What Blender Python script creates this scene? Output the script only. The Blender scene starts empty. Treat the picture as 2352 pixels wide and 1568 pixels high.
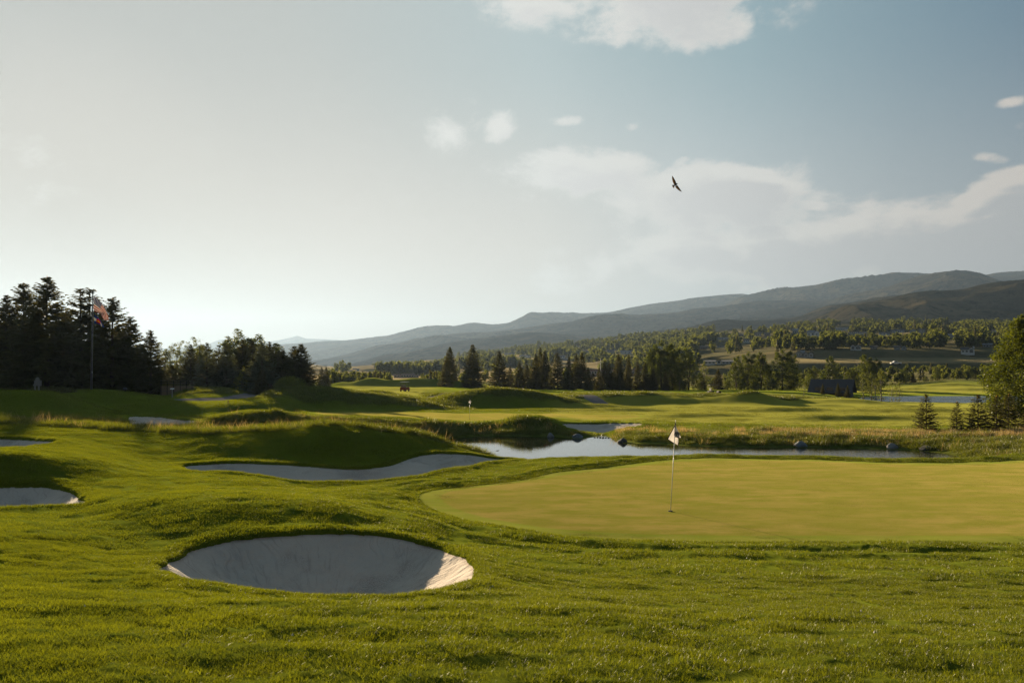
import bpy, math, random
import numpy as np
from mathutils import Vector, Matrix, Quaternion

# ------------------------------------------------------------------ camera, sky, sun, exposure
SC = bpy.context.scene
COL = SC.collection
K = 0.43537 / 796.0            # tangent of one unit of the 2352-wide picture
CAM_H = 3.43
CU, CV = 1176.0, 854.4         # column straight ahead, row of the horizon
cam_d = bpy.data.cameras.new('camera')
cam = bpy.data.objects.new('camera', cam_d); COL.objects.link(cam)
cam.location = (0, 0, CAM_H)
cam.rotation_euler = (math.radians(90), 0, 0)
cam_d.sensor_width = 36.0
cam_d.lens = 796.0 / 1024.0 * 36.0
cam_d.shift_y = (372.0 - 341.33) / 1024.0
cam_d.clip_start = 0.1
cam_d.clip_end = 60000
cam_d.dof.use_dof = True
cam_d.dof.focus_distance = 24.0
cam_d.dof.aperture_fstop = 4.0
SC.camera = cam

SUN_EL = math.radians(10.3)
SUN_AZ = math.radians(-29.4)   # from straight ahead (+Y), negative = to the left
SUN_DIR = Vector((math.sin(SUN_AZ) * math.cos(SUN_EL), math.cos(SUN_AZ) * math.cos(SUN_EL), math.sin(SUN_EL)))
sun_d = bpy.data.lights.new('sun', 'SUN')
sun_d.energy = 5.0
sun_d.angle = math.radians(0.6)
sun_d.color = (1.0, 0.80, 0.52)
sun = bpy.data.objects.new('sun', sun_d); COL.objects.link(sun)
sun.rotation_euler = SUN_DIR.to_track_quat('Z', 'Y').to_euler()

SC.view_settings.view_transform = 'Standard'
SC.view_settings.look = 'None'
SC.view_settings.exposure = 2.0
SC.view_settings.gamma = 1.0
SC.view_settings.use_curve_mapping = False
SC.render.engine = 'CYCLES'
cy = SC.cycles
cy.use_denoising = True
cy.denoising_prefilter = 'NONE'
cy.max_bounces = 8
cy.diffuse_bounces = 3
cy.glossy_bounces = 3
cy.transmission_bounces = 4
cy.volume_bounces = 0
cy.transparent_max_bounces = 8
cy.caustics_reflective = False
cy.caustics_refractive = False
cy.sample_clamp_indirect = 4.0


class NT:
    """small helper to write node trees"""
    def __init__(self, tree):
        self.t = tree; self.n = tree.nodes; self.l = tree.links
    def node(self, kind, **kw):
        n = self.n.new(kind)
        for k, v in kw.items():
            if k[0] == 'i' and k[1:].isdigit():
                self.put(n.inputs[int(k[1:])], v)
            elif k.startswith('in_'):
                self.put(n.inputs[k[3:].replace('_', ' ')], v)
            else:
                setattr(n, k, v)
        return n
    def put(self, sock, v):
        if isinstance(v, bpy.types.NodeSocket):
            self.l.new(v, sock)
        else:
            if isinstance(v, (tuple, list)) and len(v) == 3 and len(sock.default_value) == 4:
                v = (*v, 1.0)
            sock.default_value = v
    def math(self, op, a, b=0.0, c=0.0, clamp=False):
        n = self.n.new('ShaderNodeMath'); n.operation = op; n.use_clamp = clamp
        self.put(n.inputs[0], a); self.put(n.inputs[1], b); self.put(n.inputs[2], c)
        return n.outputs[0]
    def vmath(self, op, a, b=(0, 0, 0)):
        n = self.n.new('ShaderNodeVectorMath'); n.operation = op
        self.put(n.inputs[0], a)
        if op == 'SCALE': self.put(n.inputs[3], b)
        else: self.put(n.inputs[1], b)
        return n.outputs['Value'] if op in ('DOT_PRODUCT', 'LENGTH', 'DISTANCE') else n.outputs[0]
    def mix(self, f, a, b, mode='MIX', clamp=False):
        n = self.n.new('ShaderNodeMix'); n.data_type = 'RGBA'; n.blend_type = mode
        n.clamp_result = clamp
        self.put(n.inputs[0], f); self.put(n.inputs[6], a); self.put(n.inputs[7], b)
        return n.outputs[2]
    def ramp(self, f, stops, mode='LINEAR'):
        n = self.n.new('ShaderNodeValToRGB'); n.color_ramp.interpolation = mode
        e = n.color_ramp.elements
        while len(e) < len(stops): e.new(0.5)
        for el, (p, c) in zip(e, stops):
            el.position = p
            el.color = (*c, 1) if isinstance(c, (tuple, list)) else (c, c, c, 1)
        self.put(n.inputs[0], f)
        return n.outputs[0]
    def smooth(self, x, a, b, lo=0.0, hi=1.0):
        n = self.n.new('ShaderNodeMapRange'); n.interpolation_type = 'SMOOTHSTEP'
        self.put(n.inputs[0], x); self.put(n.inputs[1], a); self.put(n.inputs[2], b)
        self.put(n.inputs[3], lo); self.put(n.inputs[4], hi)
        return n.outputs[0]
    def noise(self, vec, scale, detail=4.0, rough=0.5, dist=0.0, dims='3D'):
        n = self.n.new('ShaderNodeTexNoise'); n.noise_dimensions = dims
        self.put(n.inputs['Vector'], vec); n.inputs['Scale'].default_value = scale
        n.inputs['Detail'].default_value = detail; n.inputs['Roughness'].default_value = rough
        n.inputs['Distortion'].default_value = dist
        return n.outputs[0]


# ---- world: low-sun Nishita sky, its brightness rolled off, with thin clouds
world = bpy.data.worlds.new('World'); SC.world = world; world.use_nodes = True
W = NT(world.node_tree); W.n.clear()
sky = W.node('ShaderNodeTexSky', sky_type='NISHITA', sun_disc=False, sun_elevation=SUN_EL,
             sun_rotation=SUN_AZ, altitude=2200.0, air_density=1.0, dust_density=2.0, ozone_density=1.5)
SKY_GAIN = 0.10
tc = W.node('ShaderNodeTexCoord')
dirv = W.vmath('NORMALIZE', tc.outputs['Generated'])
cosun = W.vmath('DOT_PRODUCT', dirv, tuple(SUN_DIR))
sep = W.node('ShaderNodeSeparateXYZ', i0=dirv)
el = sep.outputs[2]
ang = W.math('ARCCOSINE', W.math('MINIMUM', cosun, 0.99999))
# clear-sky tone by distance from the sun (values as the picture shows them; divided by the exposure below)
angn = W.math('DIVIDE', ang, 3.14159)
clear = W.ramp(angn, [
    (0.00, (0.52, 0.48, 0.42)), (0.066, (0.40, 0.40, 0.37)), (0.10, (0.42, 0.43, 0.40)),
    (0.178, (0.42, 0.50, 0.50)), (0.25, (0.26, 0.375, 0.41)), (0.34, (0.100, 0.185, 0.255)),
    (0.5, (0.070, 0.140, 0.205)), (0.75, (0.070, 0.130, 0.19)), (1.0, (0.08, 0.14, 0.20))])
low = W.ramp(angn, [
    (0.00, (0.40, 0.34, 0.28)), (0.05, (0.50, 0.44, 0.37)), (0.09, (0.57, 0.51, 0.44)), (0.17, (0.64, 0.60, 0.535)),
    (0.23, (0.58, 0.59, 0.57)), (0.30, (0.37, 0.40, 0.405)), (0.40, (0.195, 0.245, 0.280)),
    (0.6, (0.150, 0.195, 0.235)), (1.0, (0.13, 0.17, 0.21))])
elev = W.math('ARCSINE', el)
hor = W.smooth(elev, math.radians(7), math.radians(23), 1.0, 0.0)
clear = W.mix(hor, clear, low)
nish = W.mix(1.0, sky.outputs[0], (0.5, 0.5, 0.5), 'MULTIPLY')
nish = W.mix(1.0, nish, W.mix(1.0, nish, (1, 1, 1), 'ADD'), 'DIVIDE')      # roll the bright part off
clear = W.mix(0.12, clear, nish)

# clouds: placed by azimuth and elevation
az = W.math('ARCTAN2', sep.outputs[0], sep.outputs[1])


def cloud_dir(u, v):
    tx, tz = (u - CU) * K, (CV - v) * K
    a = math.atan(tx)
    return a, math.atan(tz * math.cos(a))


BLOBS = [  # u, v, half width, half height, tilt, weight
    (1540, 8, 230, 95, 0.03, 1.05), (1280, 10, 250, 52, 0.10, 0.75), (1600, -70, 420, 70, 0.0, 0.9), (1120, 0, 120, 30, 0.2, 0.5),
    (1690, 62, 60, 42, -0.5, 0.85), (2200, 585, 60, 30, 0.3, 1.1), (2140, 530, 55, 20, -0.3, 0.9), (2230, 455, 60, 16, -0.2, 0.85), (1990, 540, 60, 18, 0.0, 0.8), (1560, 372, 40, 16, -0.4, 0.75), (1700, 405, 110, 24, 0.05, 1.1), (1860, 470, 70, 20, 0.2, 0.95),
    (1045, 285, 80, 55, -0.6, 0.66), (1150, 280, 55, 40, -0.8, 0.62), (1300, 276, 46, 14, 0, 0.60), (1457, 292, 26, 16, 0, 0.80), (1240, 245, 60, 12, 0.2, 0.42),
    (1360, 395, 210, 58, -0.05, 1.0), (1530, 350, 60, 22, -0.3, 0.5), (1640, 455, 310, 85, 0.10, 1.05), (1840, 490, 120, 38, 0.2, 0.7),
    (1500, 600, 420, 70, 0.0, 0.60), (1900, 575, 430, 75, 0.0, 1.25), (2200, 560, 250, 85, -0.12, 1.25), (2290, 500, 170, 48, -0.25, 1.25), (2420, 560, 300, 140, -0.2, 1.0),
    (2330, 430, 90, 34, -0.15, 1.05), (2318, 235, 32, 14, 0, 0.9), (2272, 362, 46, 15, 0.2, 0.85), (2340, 398, 60, 18, 0, 1.0), (2090, 515, 70, 22, -0.3, 0.6),
    (1250, 660, 330, 35, 0.0, 0.35), (30, 640, 90, 30, 0.0, 0.35), (1740, 20, 26, 16, -0.5, 0.6),
    (-500, 300, 500, 120, 0.0, 0.4), (3100, 350, 500, 200, 0.0, 0.7), (3000, -200, 500, 120, 0.2, 0.6)]


def cloud_density(da, de):
    a_ = W.math('ADD', az, da); e_ = W.math('ADD', elev, de)
    comb = W.node('ShaderNodeCombineXYZ', i0=W.math('MULTIPLY', a_, 1.0), i1=W.math('MULTIPLY', e_, 1.55), i2=0.37)
    n1 = W.noise(comb.outputs[0], 10.5, 12.0, 0.60, 0.20)
    n2 = W.noise(W.vmath('ADD', comb.outputs[0], (3.1, 1.7, 0.9)), 2.6, 3.0, 0.5)
    m = None
    for (u, v, hw, hh, tl, wt) in BLOBS:
        a0, e0 = cloud_dir(u, v)
        ca, sa = math.cos(tl), math.sin(tl)
        x = W.math('SUBTRACT', a_, a0); y = W.math('SUBTRACT', e_, e0)
        # tilt counts clockwise in the picture
        xr = W.math('DIVIDE', W.math('SUBTRACT', W.math('MULTIPLY', x, ca), W.math('MULTIPLY', y, sa)), hw * K)
        yr = W.math('DIVIDE', W.math('ADD', W.math('MULTIPLY', x, sa), W.math('MULTIPLY', y, ca)), hh * K)
        r2 = W.math('ADD', W.math('MULTIPLY', xr, xr), W.math('MULTIPLY', yr, yr))
        g = W.math('MULTIPLY', W.math('EXPONENT', W.math('MULTIPLY', r2, -0.9)), wt)
        m = g if m is None else W.math('MAXIMUM', m, g)
    d = W.math('ADD', W.math('MULTIPLY', W.math('SUBTRACT', n1, 0.5), 2.3), W.math('MULTIPLY', W.math('SUBTRACT', n2, 0.5), 0.7))
    return W.math('SUBTRACT', W.math('ADD', m, W.math('MULTIPLY', d, W.math('MINIMUM', W.math('MULTIPLY', m, 3.0), 1.0))), 0.36)


dn = cloud_density(0.0, 0.0)
dn_up = cloud_density(-0.012, 0.016)
alpha = W.smooth(dn, -0.04, 0.40)
shade = W.math('MULTIPLY', W.smooth(dn_up, 0.12, 0.60), W.smooth(dn, 0.1, 0.5))
lit = W.ramp(angn, [(0.0, (0.745, 0.735, 0.69)), (0.17, (0.735, 0.735, 0.70)), (0.25, (0.70, 0.69, 0.65)), (0.34, (0.64, 0.59, 0.53)), (0.6, (0.36, 0.35, 0.34)), (1.0, (0.25, 0.25, 0.26))])
dim = W.ramp(angn, [(0.0, (0.72, 0.71, 0.68)), (0.14, (0.66, 0.655, 0.65)), (0.20, (0.66, 0.655, 0.64)), (0.30, (0.48, 0.485, 0.48)), (0.6, (0.17, 0.19, 0.22)), (1.0, (0.15, 0.17, 0.2))])
cloud_col = W.mix(shade, lit, dim)
pic = W.mix(W.math('MULTIPLY', alpha, 0.93), clear, cloud_col)
below = W.smooth(el, -0.04, 0.0)
pic = W.mix(below, (0.05, 0.055, 0.04), pic)
EXPO = 2.0 ** SC.view_settings.exposure
bg = W.node('ShaderNodeBackground', i0=W.mix(1.0, pic, (1 / EXPO / SKY_GAIN,) * 3, 'MULTIPLY'), i1=SKY_GAIN)
wo = W.node('ShaderNodeOutputWorld', i0=bg.outputs[0])
world.cycles.sampling_method = 'MANUAL'
world.cycles.sample_map_resolution = 512

# ------------------------------------------------------------------ terrain as a height function
rng = np.random.default_rng(7)


def zof(v, D):
    return CAM_H - (v - CV) * K * D


# each line: knots (u, D, h); h over 100 is the row where that ground shows, otherwise a height in metres
LINES = [
    [(-700, .4, 1.8), (3050, .4, 1.8)],
    [(-700, 2.5, 1.95), (0, 2.5, 1.92), (3050, 2.5, 1.85)],
    [(-700, 4.0, 1.95), (0, 4.0, 1.90), (1176, 4.0, 1.86), (3050, 4.0, 1.80)],
    [(-700, 6.0, 1.75), (0, 6.0, 1.68), (1176, 6.0, 1.60), (3050, 6.0, 1.45)],
    [(-700, 8.6, 1.35), (0, 8.6, 1.28), (380, 8.6, 1.16), (740, 8.6, 1.05), (1100, 8.6, 1.05), (1600, 8.6, .92), (3050, 8.6, .85)],
    [(-700, 13, 1.0), (0, 13, .95), (200, 13, .82), (375, 12.6, .66), (740, 12.6, .68), (1000, 12.8, .54), (1090, 13, .46), (1300, 13, .30), (1600, 13, .24), (3050, 13, .2)],
    [(-700, 16, .75), (0, 16, .69), (180, 16, .70), (320, 15.9, .88), (560, 15.9, .92), (740, 15.9, .86), (850, 16, .60), (960, 16, .44), (1060, 16, .18), (1150, 16, .08), (1300, 16, .02), (1600, 16, 0), (3050, 16, 0)],
    [(-700, 20, .60), (0, 20, .50), (200, 20, .50), (400, 20, .52), (700, 20, .36), (850, 20, .22), (960, 20, .06), (1050, 20, 0), (3050, 20, 0)],
    [(-700, 22.6, 1030.), (0, 22.6, 1037.), (200, 23.4, 1058.), (300, 24.6, 1074.), (400, 25.5, 1083.), (500, 25.5, 1085.), (600, 25, 1094.), (700, 24.5, 1110.), (850, 25, 1108.), (940, 26, 1098.),
     (1020, 28, 1081.), (1100, 31, 1066.), (1180, 33, 1057.), (1296, 31.9, 0.0), (1420, 32.1, 0), (1632, 32.7, 0), (1837, 32.4, 0), (2056, 31.1, 0), (2166, 31.1, 0), (2276, 31.7, 0), (2352, 33.4, 0), (3050, 36, .1)],
    [(-700, 31, .9), (0, 31, 1025.), (125, 31, 1014.), (250, 31, 1030.), (418, 30, 1066.), (560, 31, 1062.), (700, 31, 1068.), (830, 31, 1075.), (890, 31.5, 1068.), (940, 33, 1050.),
     (980, 34, 1040.), (1050, 34.5, 1040.), (1110, 35, 1047.), (1180, 35.8, 1055.), (1300, 35.5, -1.0), (1632, 36, -1.15), (2056, 35, -1.1), (2276, 35.5, -.9), (2352, 37, -.6), (3050, 40, -.3)],
    [(-700, 38, 960.), (0, 38, 971.), (250, 38.5, 983.), (400, 37.5, 993.), (500, 37, 991.), (588, 36.8, 988.), (742, 36.8, 975.), (850, 37.3, 984.), (942, 38, 995.), (1037, 38, 1020.), (1105, 37.5, 1041.),
     (1200, 39, -1.4), (1300, 42, -2.6), (2150, 42, -2.6), (2253, 42, -2.1), (2352, 42, -1.5), (3050, 46, -.8)],
    [(-700, 50, -.2), (0, 50, -.15), (300, 50, -.6), (600, 49, -.8), (742, 49, -1.3), (900, 49, -2.0), (980, 50, -2.3), (1060, 50, -2.9), (2150, 49, -2.9), (2240, 48, -2.2), (2352, 48, -1.7), (3050, 52, -.9)],
    [(-700, 55, .3), (0, 55, 970.), (150, 55, 968.), (300, 55, 984.), (446, 56, 980.), (520, 59, 985.), (600, 60.5, 987.), (742, 63, 985.), (850, 62, -1.75), (942, 64, -1.95), (1037, 66.5, -2.1), (1100, 68.6, -2.08), (1250, 68.3, -2.08), (1345, 66.5, -2.04),
     (1372, 68.3, -2.07), (1400, 67.5, -2.07), (1425, 62.6, -2.05), (1500, 61, -2.05), (1650, 59, -2.05), (2000, 57.5, -2.05), (2150, 55, -2.05), (2240, 52, -1.8), (2352, 52, -1.4), (3050, 56, -.8)],
    [(-700, 62, 930.), (0, 62, 937.), (150, 61.5, 947.), (288, 62, 956.), (400, 63, 963.), (456, 62, 965.), (488, 62, 957.), (538, 64, 946.), (589, 65, 942.), (667, 67, 946.), (717, 71, 950.), (780, 71.5, 953.),
     (892, 72, 957.), (1017, 72.5, 964.), (1105, 73, 969.), (1148, 73, 968.), (1201, 73, 955.), (1238, 73, 954.), (1263, 73, 960.), (1296, 72.5, 979.), (1351, 71.5, 992.), (1380, 71, 995.), (1439, 67, 994.), (1500, 65.5, 997.),
     (1650, 62.5, 1001.), (2000, 61, 1003.), (2200, 59, 1003.), (2352, 57, 1000.), (3050, 60, 1000.)],
    [(-700, 67, 888.), (0, 67, 896.), (110, 67, 898.), (175, 67, 918.), (225, 70, 930.), (288, 73, 944.), (350, 76.5, 948.), (420, 76.5, 951.), (477, 76, 954.), (538, 78.7, 951.), (589, 79.3, 950.), (667, 80.5, 949.), (717, 80, 948.),
     (780, 80, 948.), (1105, 80, 957.), (1200, 80, 958.), (1263, 79, 957.), (1296, 79, 961.), (1351, 79, 966.), (1451, 78, 968.), (1600, 77, 971.), (1800, 75, 975.), (2000, 74, 978.), (2352, 70, 975.), (3050, 70, 975.)],
    [(-700, 80, 1.1), (0, 80, 1.2), (110, 80, 1.1), (175, 79, 915.), (225, 79, 930.), (288, 79, 931.), (325, 80.5, 927.), (370, 81, 928.), (400, 81.5, 927.), (475, 82, 932.), (517, 82.5, 929.), (566, 82.7, 926.), (617, 83.2, 927.), (660, 87, 932.), (729, 91.5, 940.),
     (779, 90, 941.), (892, 92, 944.), (1105, 93, 946.), (1300, 93, 948.), (1500, 93, 950.), (1700, 93, 952.), (2000, 93, 955.), (2352, 93, 955.), (3050, 93, 955.)],
    [(-700, 90, 890.), (0, 90, 897.), (135, 90, 900.), (175, 89, 896.), (225, 89, 895.), (290, 89, 899.), (350, 89, 909.), (425, 90, 918.), (500, 91, 917.), (560, 93, 912.), (590, 96, 909.), (617, 98, 902.), (667, 100, 893.), (729, 101, 890.),
     (768, 101, 892.), (830, 101, 900.), (892, 102, 908.), (954, 103, 917.), (1017, 103, 928.), (1067, 104, 934.), (1105, 105, 938.), (1300, 106, 938.), (1500, 108, 940.), (1800, 108, 941.), (2352, 108, 941.), (3050, 108, 941.)],
    [(-700, 110, 898.), (0, 108, 899.), (300, 106, 904.), (360, 105, 908.), (400, 105, 903.), (462, 105, 892.), (525, 106, 894.), (560, 108, 899.), (583, 112, 905.), (630, 122, 906.), (700, 125, 903.), (768, 125, 902.), (830, 124, 905.), (892, 122, 908.), (940, 120, 914.), (980, 119, 915.),
     (1039, 115, 904.), (1089, 114, 896.), (1151, 114, 893.), (1201, 114, 897.), (1251, 115, 904.), (1301, 117, 915.), (1339, 119, 925.), (1400, 120, 930.), (1500, 122, 932.), (1650, 122, 930.), (1728, 120, 932.), (1850, 124, 934.), (2352, 125, 935.), (3050, 125, 935.)],
    [(-700, 130, 900.), (0, 130, 900.), (400, 130, 901.), (600, 140, 899.), (768, 150, 896.), (830, 155, 896.), (892, 155, 898.), (950, 148, 902.), (1039, 140, 907.), (1151, 136, 907.), (1251, 132, 908.), (1308, 130, 909.), (1400, 131, 905.), (1476, 132, 904.),
     (1526, 132, 908.), (1600, 133, 913.), (1650, 134, 912.), (1728, 133, 909.), (1800, 138, 914.), (1860, 150, 912.), (1940, 152, 915.), (2040, 155, 923.), (2352, 156, 926.), (3050, 156, 926.)],
    [(-700, 180, 897.), (600, 190, 893.), (768, 200, 889.), (1017, 200, 889.), (1151, 190, 896.), (1476, 180, 899.), (1700, 180, 900.), (1850, 182, 901.), (1940, 182, -2.2), (2020, 182, -3.2), (3050, 182, -3.2)],
    [(-700, 240, 893.), (600, 240, 889.), (768, 240, 886.), (1017, 240, 887.), (1476, 235, 893.), (1850, 225, 896.), (2000, 215, -2.35), (3050, 215, -2.35)],
    [(-700, 320, 885.), (768, 330, 880.), (1476, 300, 888.), (1850, 285, 892.), (2000, 270, 888.), (2100, 270, 884.), (2214, 270, 876.), (2300, 270, 880.), (3050, 270, 880.)],
    [(-700, 450, 875.), (768, 520, 868.), (1000, 520, 867.), (1476, 450, 868.), (1700, 400, 866.), (1850, 392, 857.), (2000, 394, 852.), (3050, 394, 850.)],
    [(-700, 600, 866.), (768, 720, 860.), (1000, 700, 857.), (1476, 560, 852.), (1640, 440, 838.), (1850, 410, 834.), (3050, 408, 833.)],
    [(-700, 700, 862.), (768, 900, 854.), (1000, 850, 850.), (1476, 640, 842.), (1640, 505, 829.), (1850, 452, 820.5), (3050, 452, 820.)],
    [(-700, 760, 860.), (768, 1100, 850.), (1000, 950, 846.), (1476, 700, 836.), (1640, 530, 820.), (1850, 464, 808.), (3050, 462, 805.)],
    [(-700, 900, 856.), (768, 1400, 846.), (1000, 1200, 840.), (1300, 1050, 825.), (1476, 880, 818.), (1640, 680, 806.), (1850, 600, 796.), (2000, 580, 793.), (3050, 570, 792.)],
    [(-700, 1200, 850.), (768, 1800, 841.), (1000, 1500, 832.), (1300, 1300, 812.), (1476, 1100, 803.), (1640, 880, 795.), (1850, 800, 783.), (2000, 760, 776.), (2352, 740, 775.), (3050, 740, 770.)],
    [(-700, 1700, 842.), (768, 2200, 836.), (1000, 1900, 822.), (1300, 1600, 798.), (1476, 1350, 788.), (1640, 1150, 778.), (1850, 1030, 765.), (2000, 1000, 760.), (2352, 980, 760.), (3050, 980, 750.)],
    [(-700, 2400, 835.), (768, 2600, 832.), (1000, 2300, 815.), (1300, 1900, 790.), (1476, 1600, 778.), (1640, 1400, 764.), (1850, 1250, 752.), (2000, 1200, 747.), (2352, 1200, 750.), (3050, 1200, 740.)],
    [(-700, 3200, 828.), (768, 3200, 828.), (1000, 2900, 815.), (1300, 2400, 795.), (1476, 2100, 785.), (1640, 1900, 772.), (1850, 1800, 765.), (2000, 1700, 760.), (2352, 1700, 760.), (3050, 1700, 750.)],
]


def pchip(x, y, xq):
    """monotone cubic through (x, y), clamped outside"""
    x = np.asarray(x, float); y = np.asarray(y, float)
    h = np.diff(x); d = np.diff(y) / h
    m = np.zeros_like(y)
    if len(x) > 2:
        w1 = 2 * h[1:] + h[:-1]; w2 = h[1:] + 2 * h[:-1]
        ok = d[:-1] * d[1:] > 0
        den = np.where(ok, w1 / np.where(ok, d[:-1], 1) + w2 / np.where(ok, d[1:], 1), 1)
        m[1:-1] = np.where(ok, (w1 + w2) / den, 0)
    m[0], m[-1] = d[0], d[-1]
    xq = np.clip(xq, x[0], x[-1])
    i = np.clip(np.searchsorted(x, xq, side='right') - 1, 0, len(x) - 2)
    t = (xq - x[i]) / h[i]
    t2, t3 = t * t, t * t * t
    return (2 * t3 - 3 * t2 + 1) * y[i] + (t3 - 2 * t2 + t) * h[i] * m[i] + (-2 * t3 + 3 * t2) * y[i + 1] + (t3 - t2) * h[i] * m[i + 1]


U0, U1, NU = -700.0, 3050.0, 1100
D0, D1, ND = 0.6, 1650.0, 980
US = np.linspace(U0, U1, NU)
# denser rows where ground is in the near and middle distance
_s = np.linspace(0, 1, ND)
LD = np.log(D0) + (np.log(D1) - np.log(D0)) * _s
DS = np.exp(LD)


def smooth_u(a, sigma):
    r = int(3 * sigma) + 1
    k = np.exp(-0.5 * (np.arange(-r, r + 1) / sigma) ** 2); k /= k.sum()
    return np.convolve(np.pad(a, r, mode='edge'), k, 'valid')


kD = np.zeros((len(LINES), NU)); kZ = np.zeros((len(LINES), NU))
for i, ln in enumerate(LINES):
    u = [p[0] for p in ln]
    z = [zof(p[2], p[1]) if p[2] > 100 else p[2] for p in ln]
    kD[i] = np.exp(smooth_u(pchip(u, np.log([p[1] for p in ln]), US), 3.0))
    kZ[i] = smooth_u(pchip(u, z, US), 3.0)
H = np.zeros((ND, NU))
for j in range(NU):
    H[:, j] = pchip(np.log(kD[:, j]), kZ[:, j], LD)
PX = (US[None, :] - CU) * K * DS[:, None]
PY = np.repeat(DS[:, None], NU, 1)


# ---- vectorised gradient noise
_perm = rng.permutation(512).astype(np.int64)
_g = rng.uniform(0, 2 * np.pi, 512)
_gx, _gy = np.cos(_g), np.sin(_g)


def perlin(x, y):
    xi = np.floor(x).astype(np.int64); yi = np.floor(y).astype(np.int64)
    xf = x - xi; yf = y - yi
    def g(ix, iy, fx, fy):
        h = _perm[(_perm[ix & 511] + iy) & 511]
        return _gx[h] * fx + _gy[h] * fy
    sx = xf * xf * xf * (xf * (xf * 6 - 15) + 10); sy = yf * yf * yf * (yf * (yf * 6 - 15) + 10)
    a = g(xi, yi, xf, yf); b = g(xi + 1, yi, xf - 1, yf); c = g(xi, yi + 1, xf, yf - 1); d = g(xi + 1, yi + 1, xf - 1, yf - 1)
    return ((a + (b - a) * sx) + ((c + (d - c) * sx) - (a + (b - a) * sx)) * sy) * 1.5


def fbm(x, y, oct=4, gain=0.5):
    s = 0; a = 1.0
    for o in range(oct):
        s = s + a * perlin(x * 2 ** o + 17.3 * o, y * 2 ** o - 9.1 * o); a *= gain
    return s


def sstep(a, b, x):
    t = np.clip((x - a) / (b - a), 0, 1)
    return t * t * (3 - 2 * t)


# ---- single mounds and hollows, placed by row and distance
def bump_at(u, D, lx, ly, h, rot=0.0, p=2.0):
    cx, cyy = (u - CU) * K * D, D
    dx, dy = PX - cx, PY - cyy
    c, s = math.cos(rot), math.sin(rot)
    a = (dx * c + dy * s) / lx; b = (-dx * s + dy * c) / ly
    return h * np.exp(-(a * a + b * b) ** (p / 2))


# the low mounds in a row across the far fairway
for (u, D, w, h) in [(800, 214, 3.2, .9), (826, 212, 3, .9), (850, 213, 3, 1.0), (872, 214, 4, 1.05), (905, 212, 6.0, 1.3), (948, 211, 4.2, 1.25), (985, 212, 4.2, 1.15), (1016, 213, 4.0, .95), (775, 216, 3, .8), (1045, 212, 4, 1.1), (1085, 214, 4, 1.0)]:
    H += bump_at(u, D, w, 3.2, h)
# low undulations over the far fairway
for (u, D, lx, ly, h) in [(1728, 129, 5, 3.2, .95), (1560, 126, 7, 4, .6), (1620, 134, 5, 4, .5), (1455, 101, 5, 2, .40), (1390, 112, 6, 2.5, .45), (1640, 88, 7, 1.8, .42), (1990, 84, 9, 2.2, .6), (1800, 104, 9, 2.4, .45),
                          (2120, 104, 9, 3, .4), (1880, 122, 7, 3.5, .6), (1960, 138, 7, 5, .7), (1500, 74, 5, 2.2, .22), (2070, 118, 6, 3, .4), (1240, 100, 6, 3, .25), (1690, 72, 4, 2, .25),
                          (880, 112, 5, 3, .4), (960, 170, 9, 6, .4), (850, 175, 9, 5, .5), (1020, 128, 3, 3, .35), (2100, 238, 10, 4, .7), (2240, 232, 9, 4, .55), (2150, 252, 12, 5, .9)]:
    H += bump_at(u, D, lx, ly, h)
H += 0.10 * fbm(PX / 7.0, PY / 7.0, 3) * sstep(45, 80, PY) * (1 - sstep(300, 500, PY))
H += 0.035 * fbm(PX / 2.3, PY / 2.3, 3) * sstep(3, 5, PY) * (1 - sstep(60, 90, PY))
H += 5.0 * fbm(PX / 90.0, PY / 90.0, 3) * sstep(500, 800, PY)

# ---- looking up the ground under a picture point, and its height anywhere
def hgt(x, y, F=None):
    F = H if F is None else F
    x = np.asarray(x, float); y = np.maximum(np.asarray(y, float), D0 * 1.001)
    fu = (x / (K * y) + CU - U0) / (U1 - U0) * (NU - 1)
    fd = (np.log(y) - LD[0]) / (LD[-1] - LD[0]) * (ND - 1)
    fu = np.clip(fu, 0, NU - 1.001); fd = np.clip(fd, 0, ND - 1.001)
    i = fd.astype(int); j = fu.astype(int); a = fd - i; b = fu - j
    return F[i, j] * (1 - a) * (1 - b) + F[i, j + 1] * (1 - a) * b + F[i + 1, j] * a * (1 - b) + F[i + 1, j + 1] * a * b


HV0 = H.copy()


def seen(u, v, dmin=3.0, dmax=1500.0):
    """first ground point met by the line of sight through (u, v)"""
    j = int(np.clip(round((u - U0) / (U1 - U0) * (NU - 1)), 0, NU - 1))
    row = CV - (HV0[:, j] - CAM_H) / (K * DS)
    ok = np.where((DS >= dmin) & (DS <= dmax) & (row <= v))[0]
    i = ok[0] if len(ok) else np.searchsorted(DS, dmax) - 1
    if i > 0 and row[i - 1] > v > row[i] and row[i - 1] - row[i] > 1e-6:
        t = (row[i - 1] - v) / (row[i - 1] - row[i]); D = DS[i - 1] + t * (DS[i] - DS[i - 1])
    else:
        D = DS[i]
    return np.array([(u - CU) * K * D, D])


def closed_spline(pts, n=12):
    P = np.array(pts, float); N = len(P); out = []
    for i in range(N):
        p0, p1, p2, p3 = P[i - 1], P[i], P[(i + 1) % N], P[(i + 2) % N]
        for k in range(n):
            t = k / n
            out.append(0.5 * ((2 * p1) + (-p0 + p2) * t + (2 * p0 - 5 * p1 + 4 * p2 - p3) * t * t + (-p0 + 3 * p1 - 3 * p2 + p3) * t ** 3))
    return np.array(out)


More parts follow.
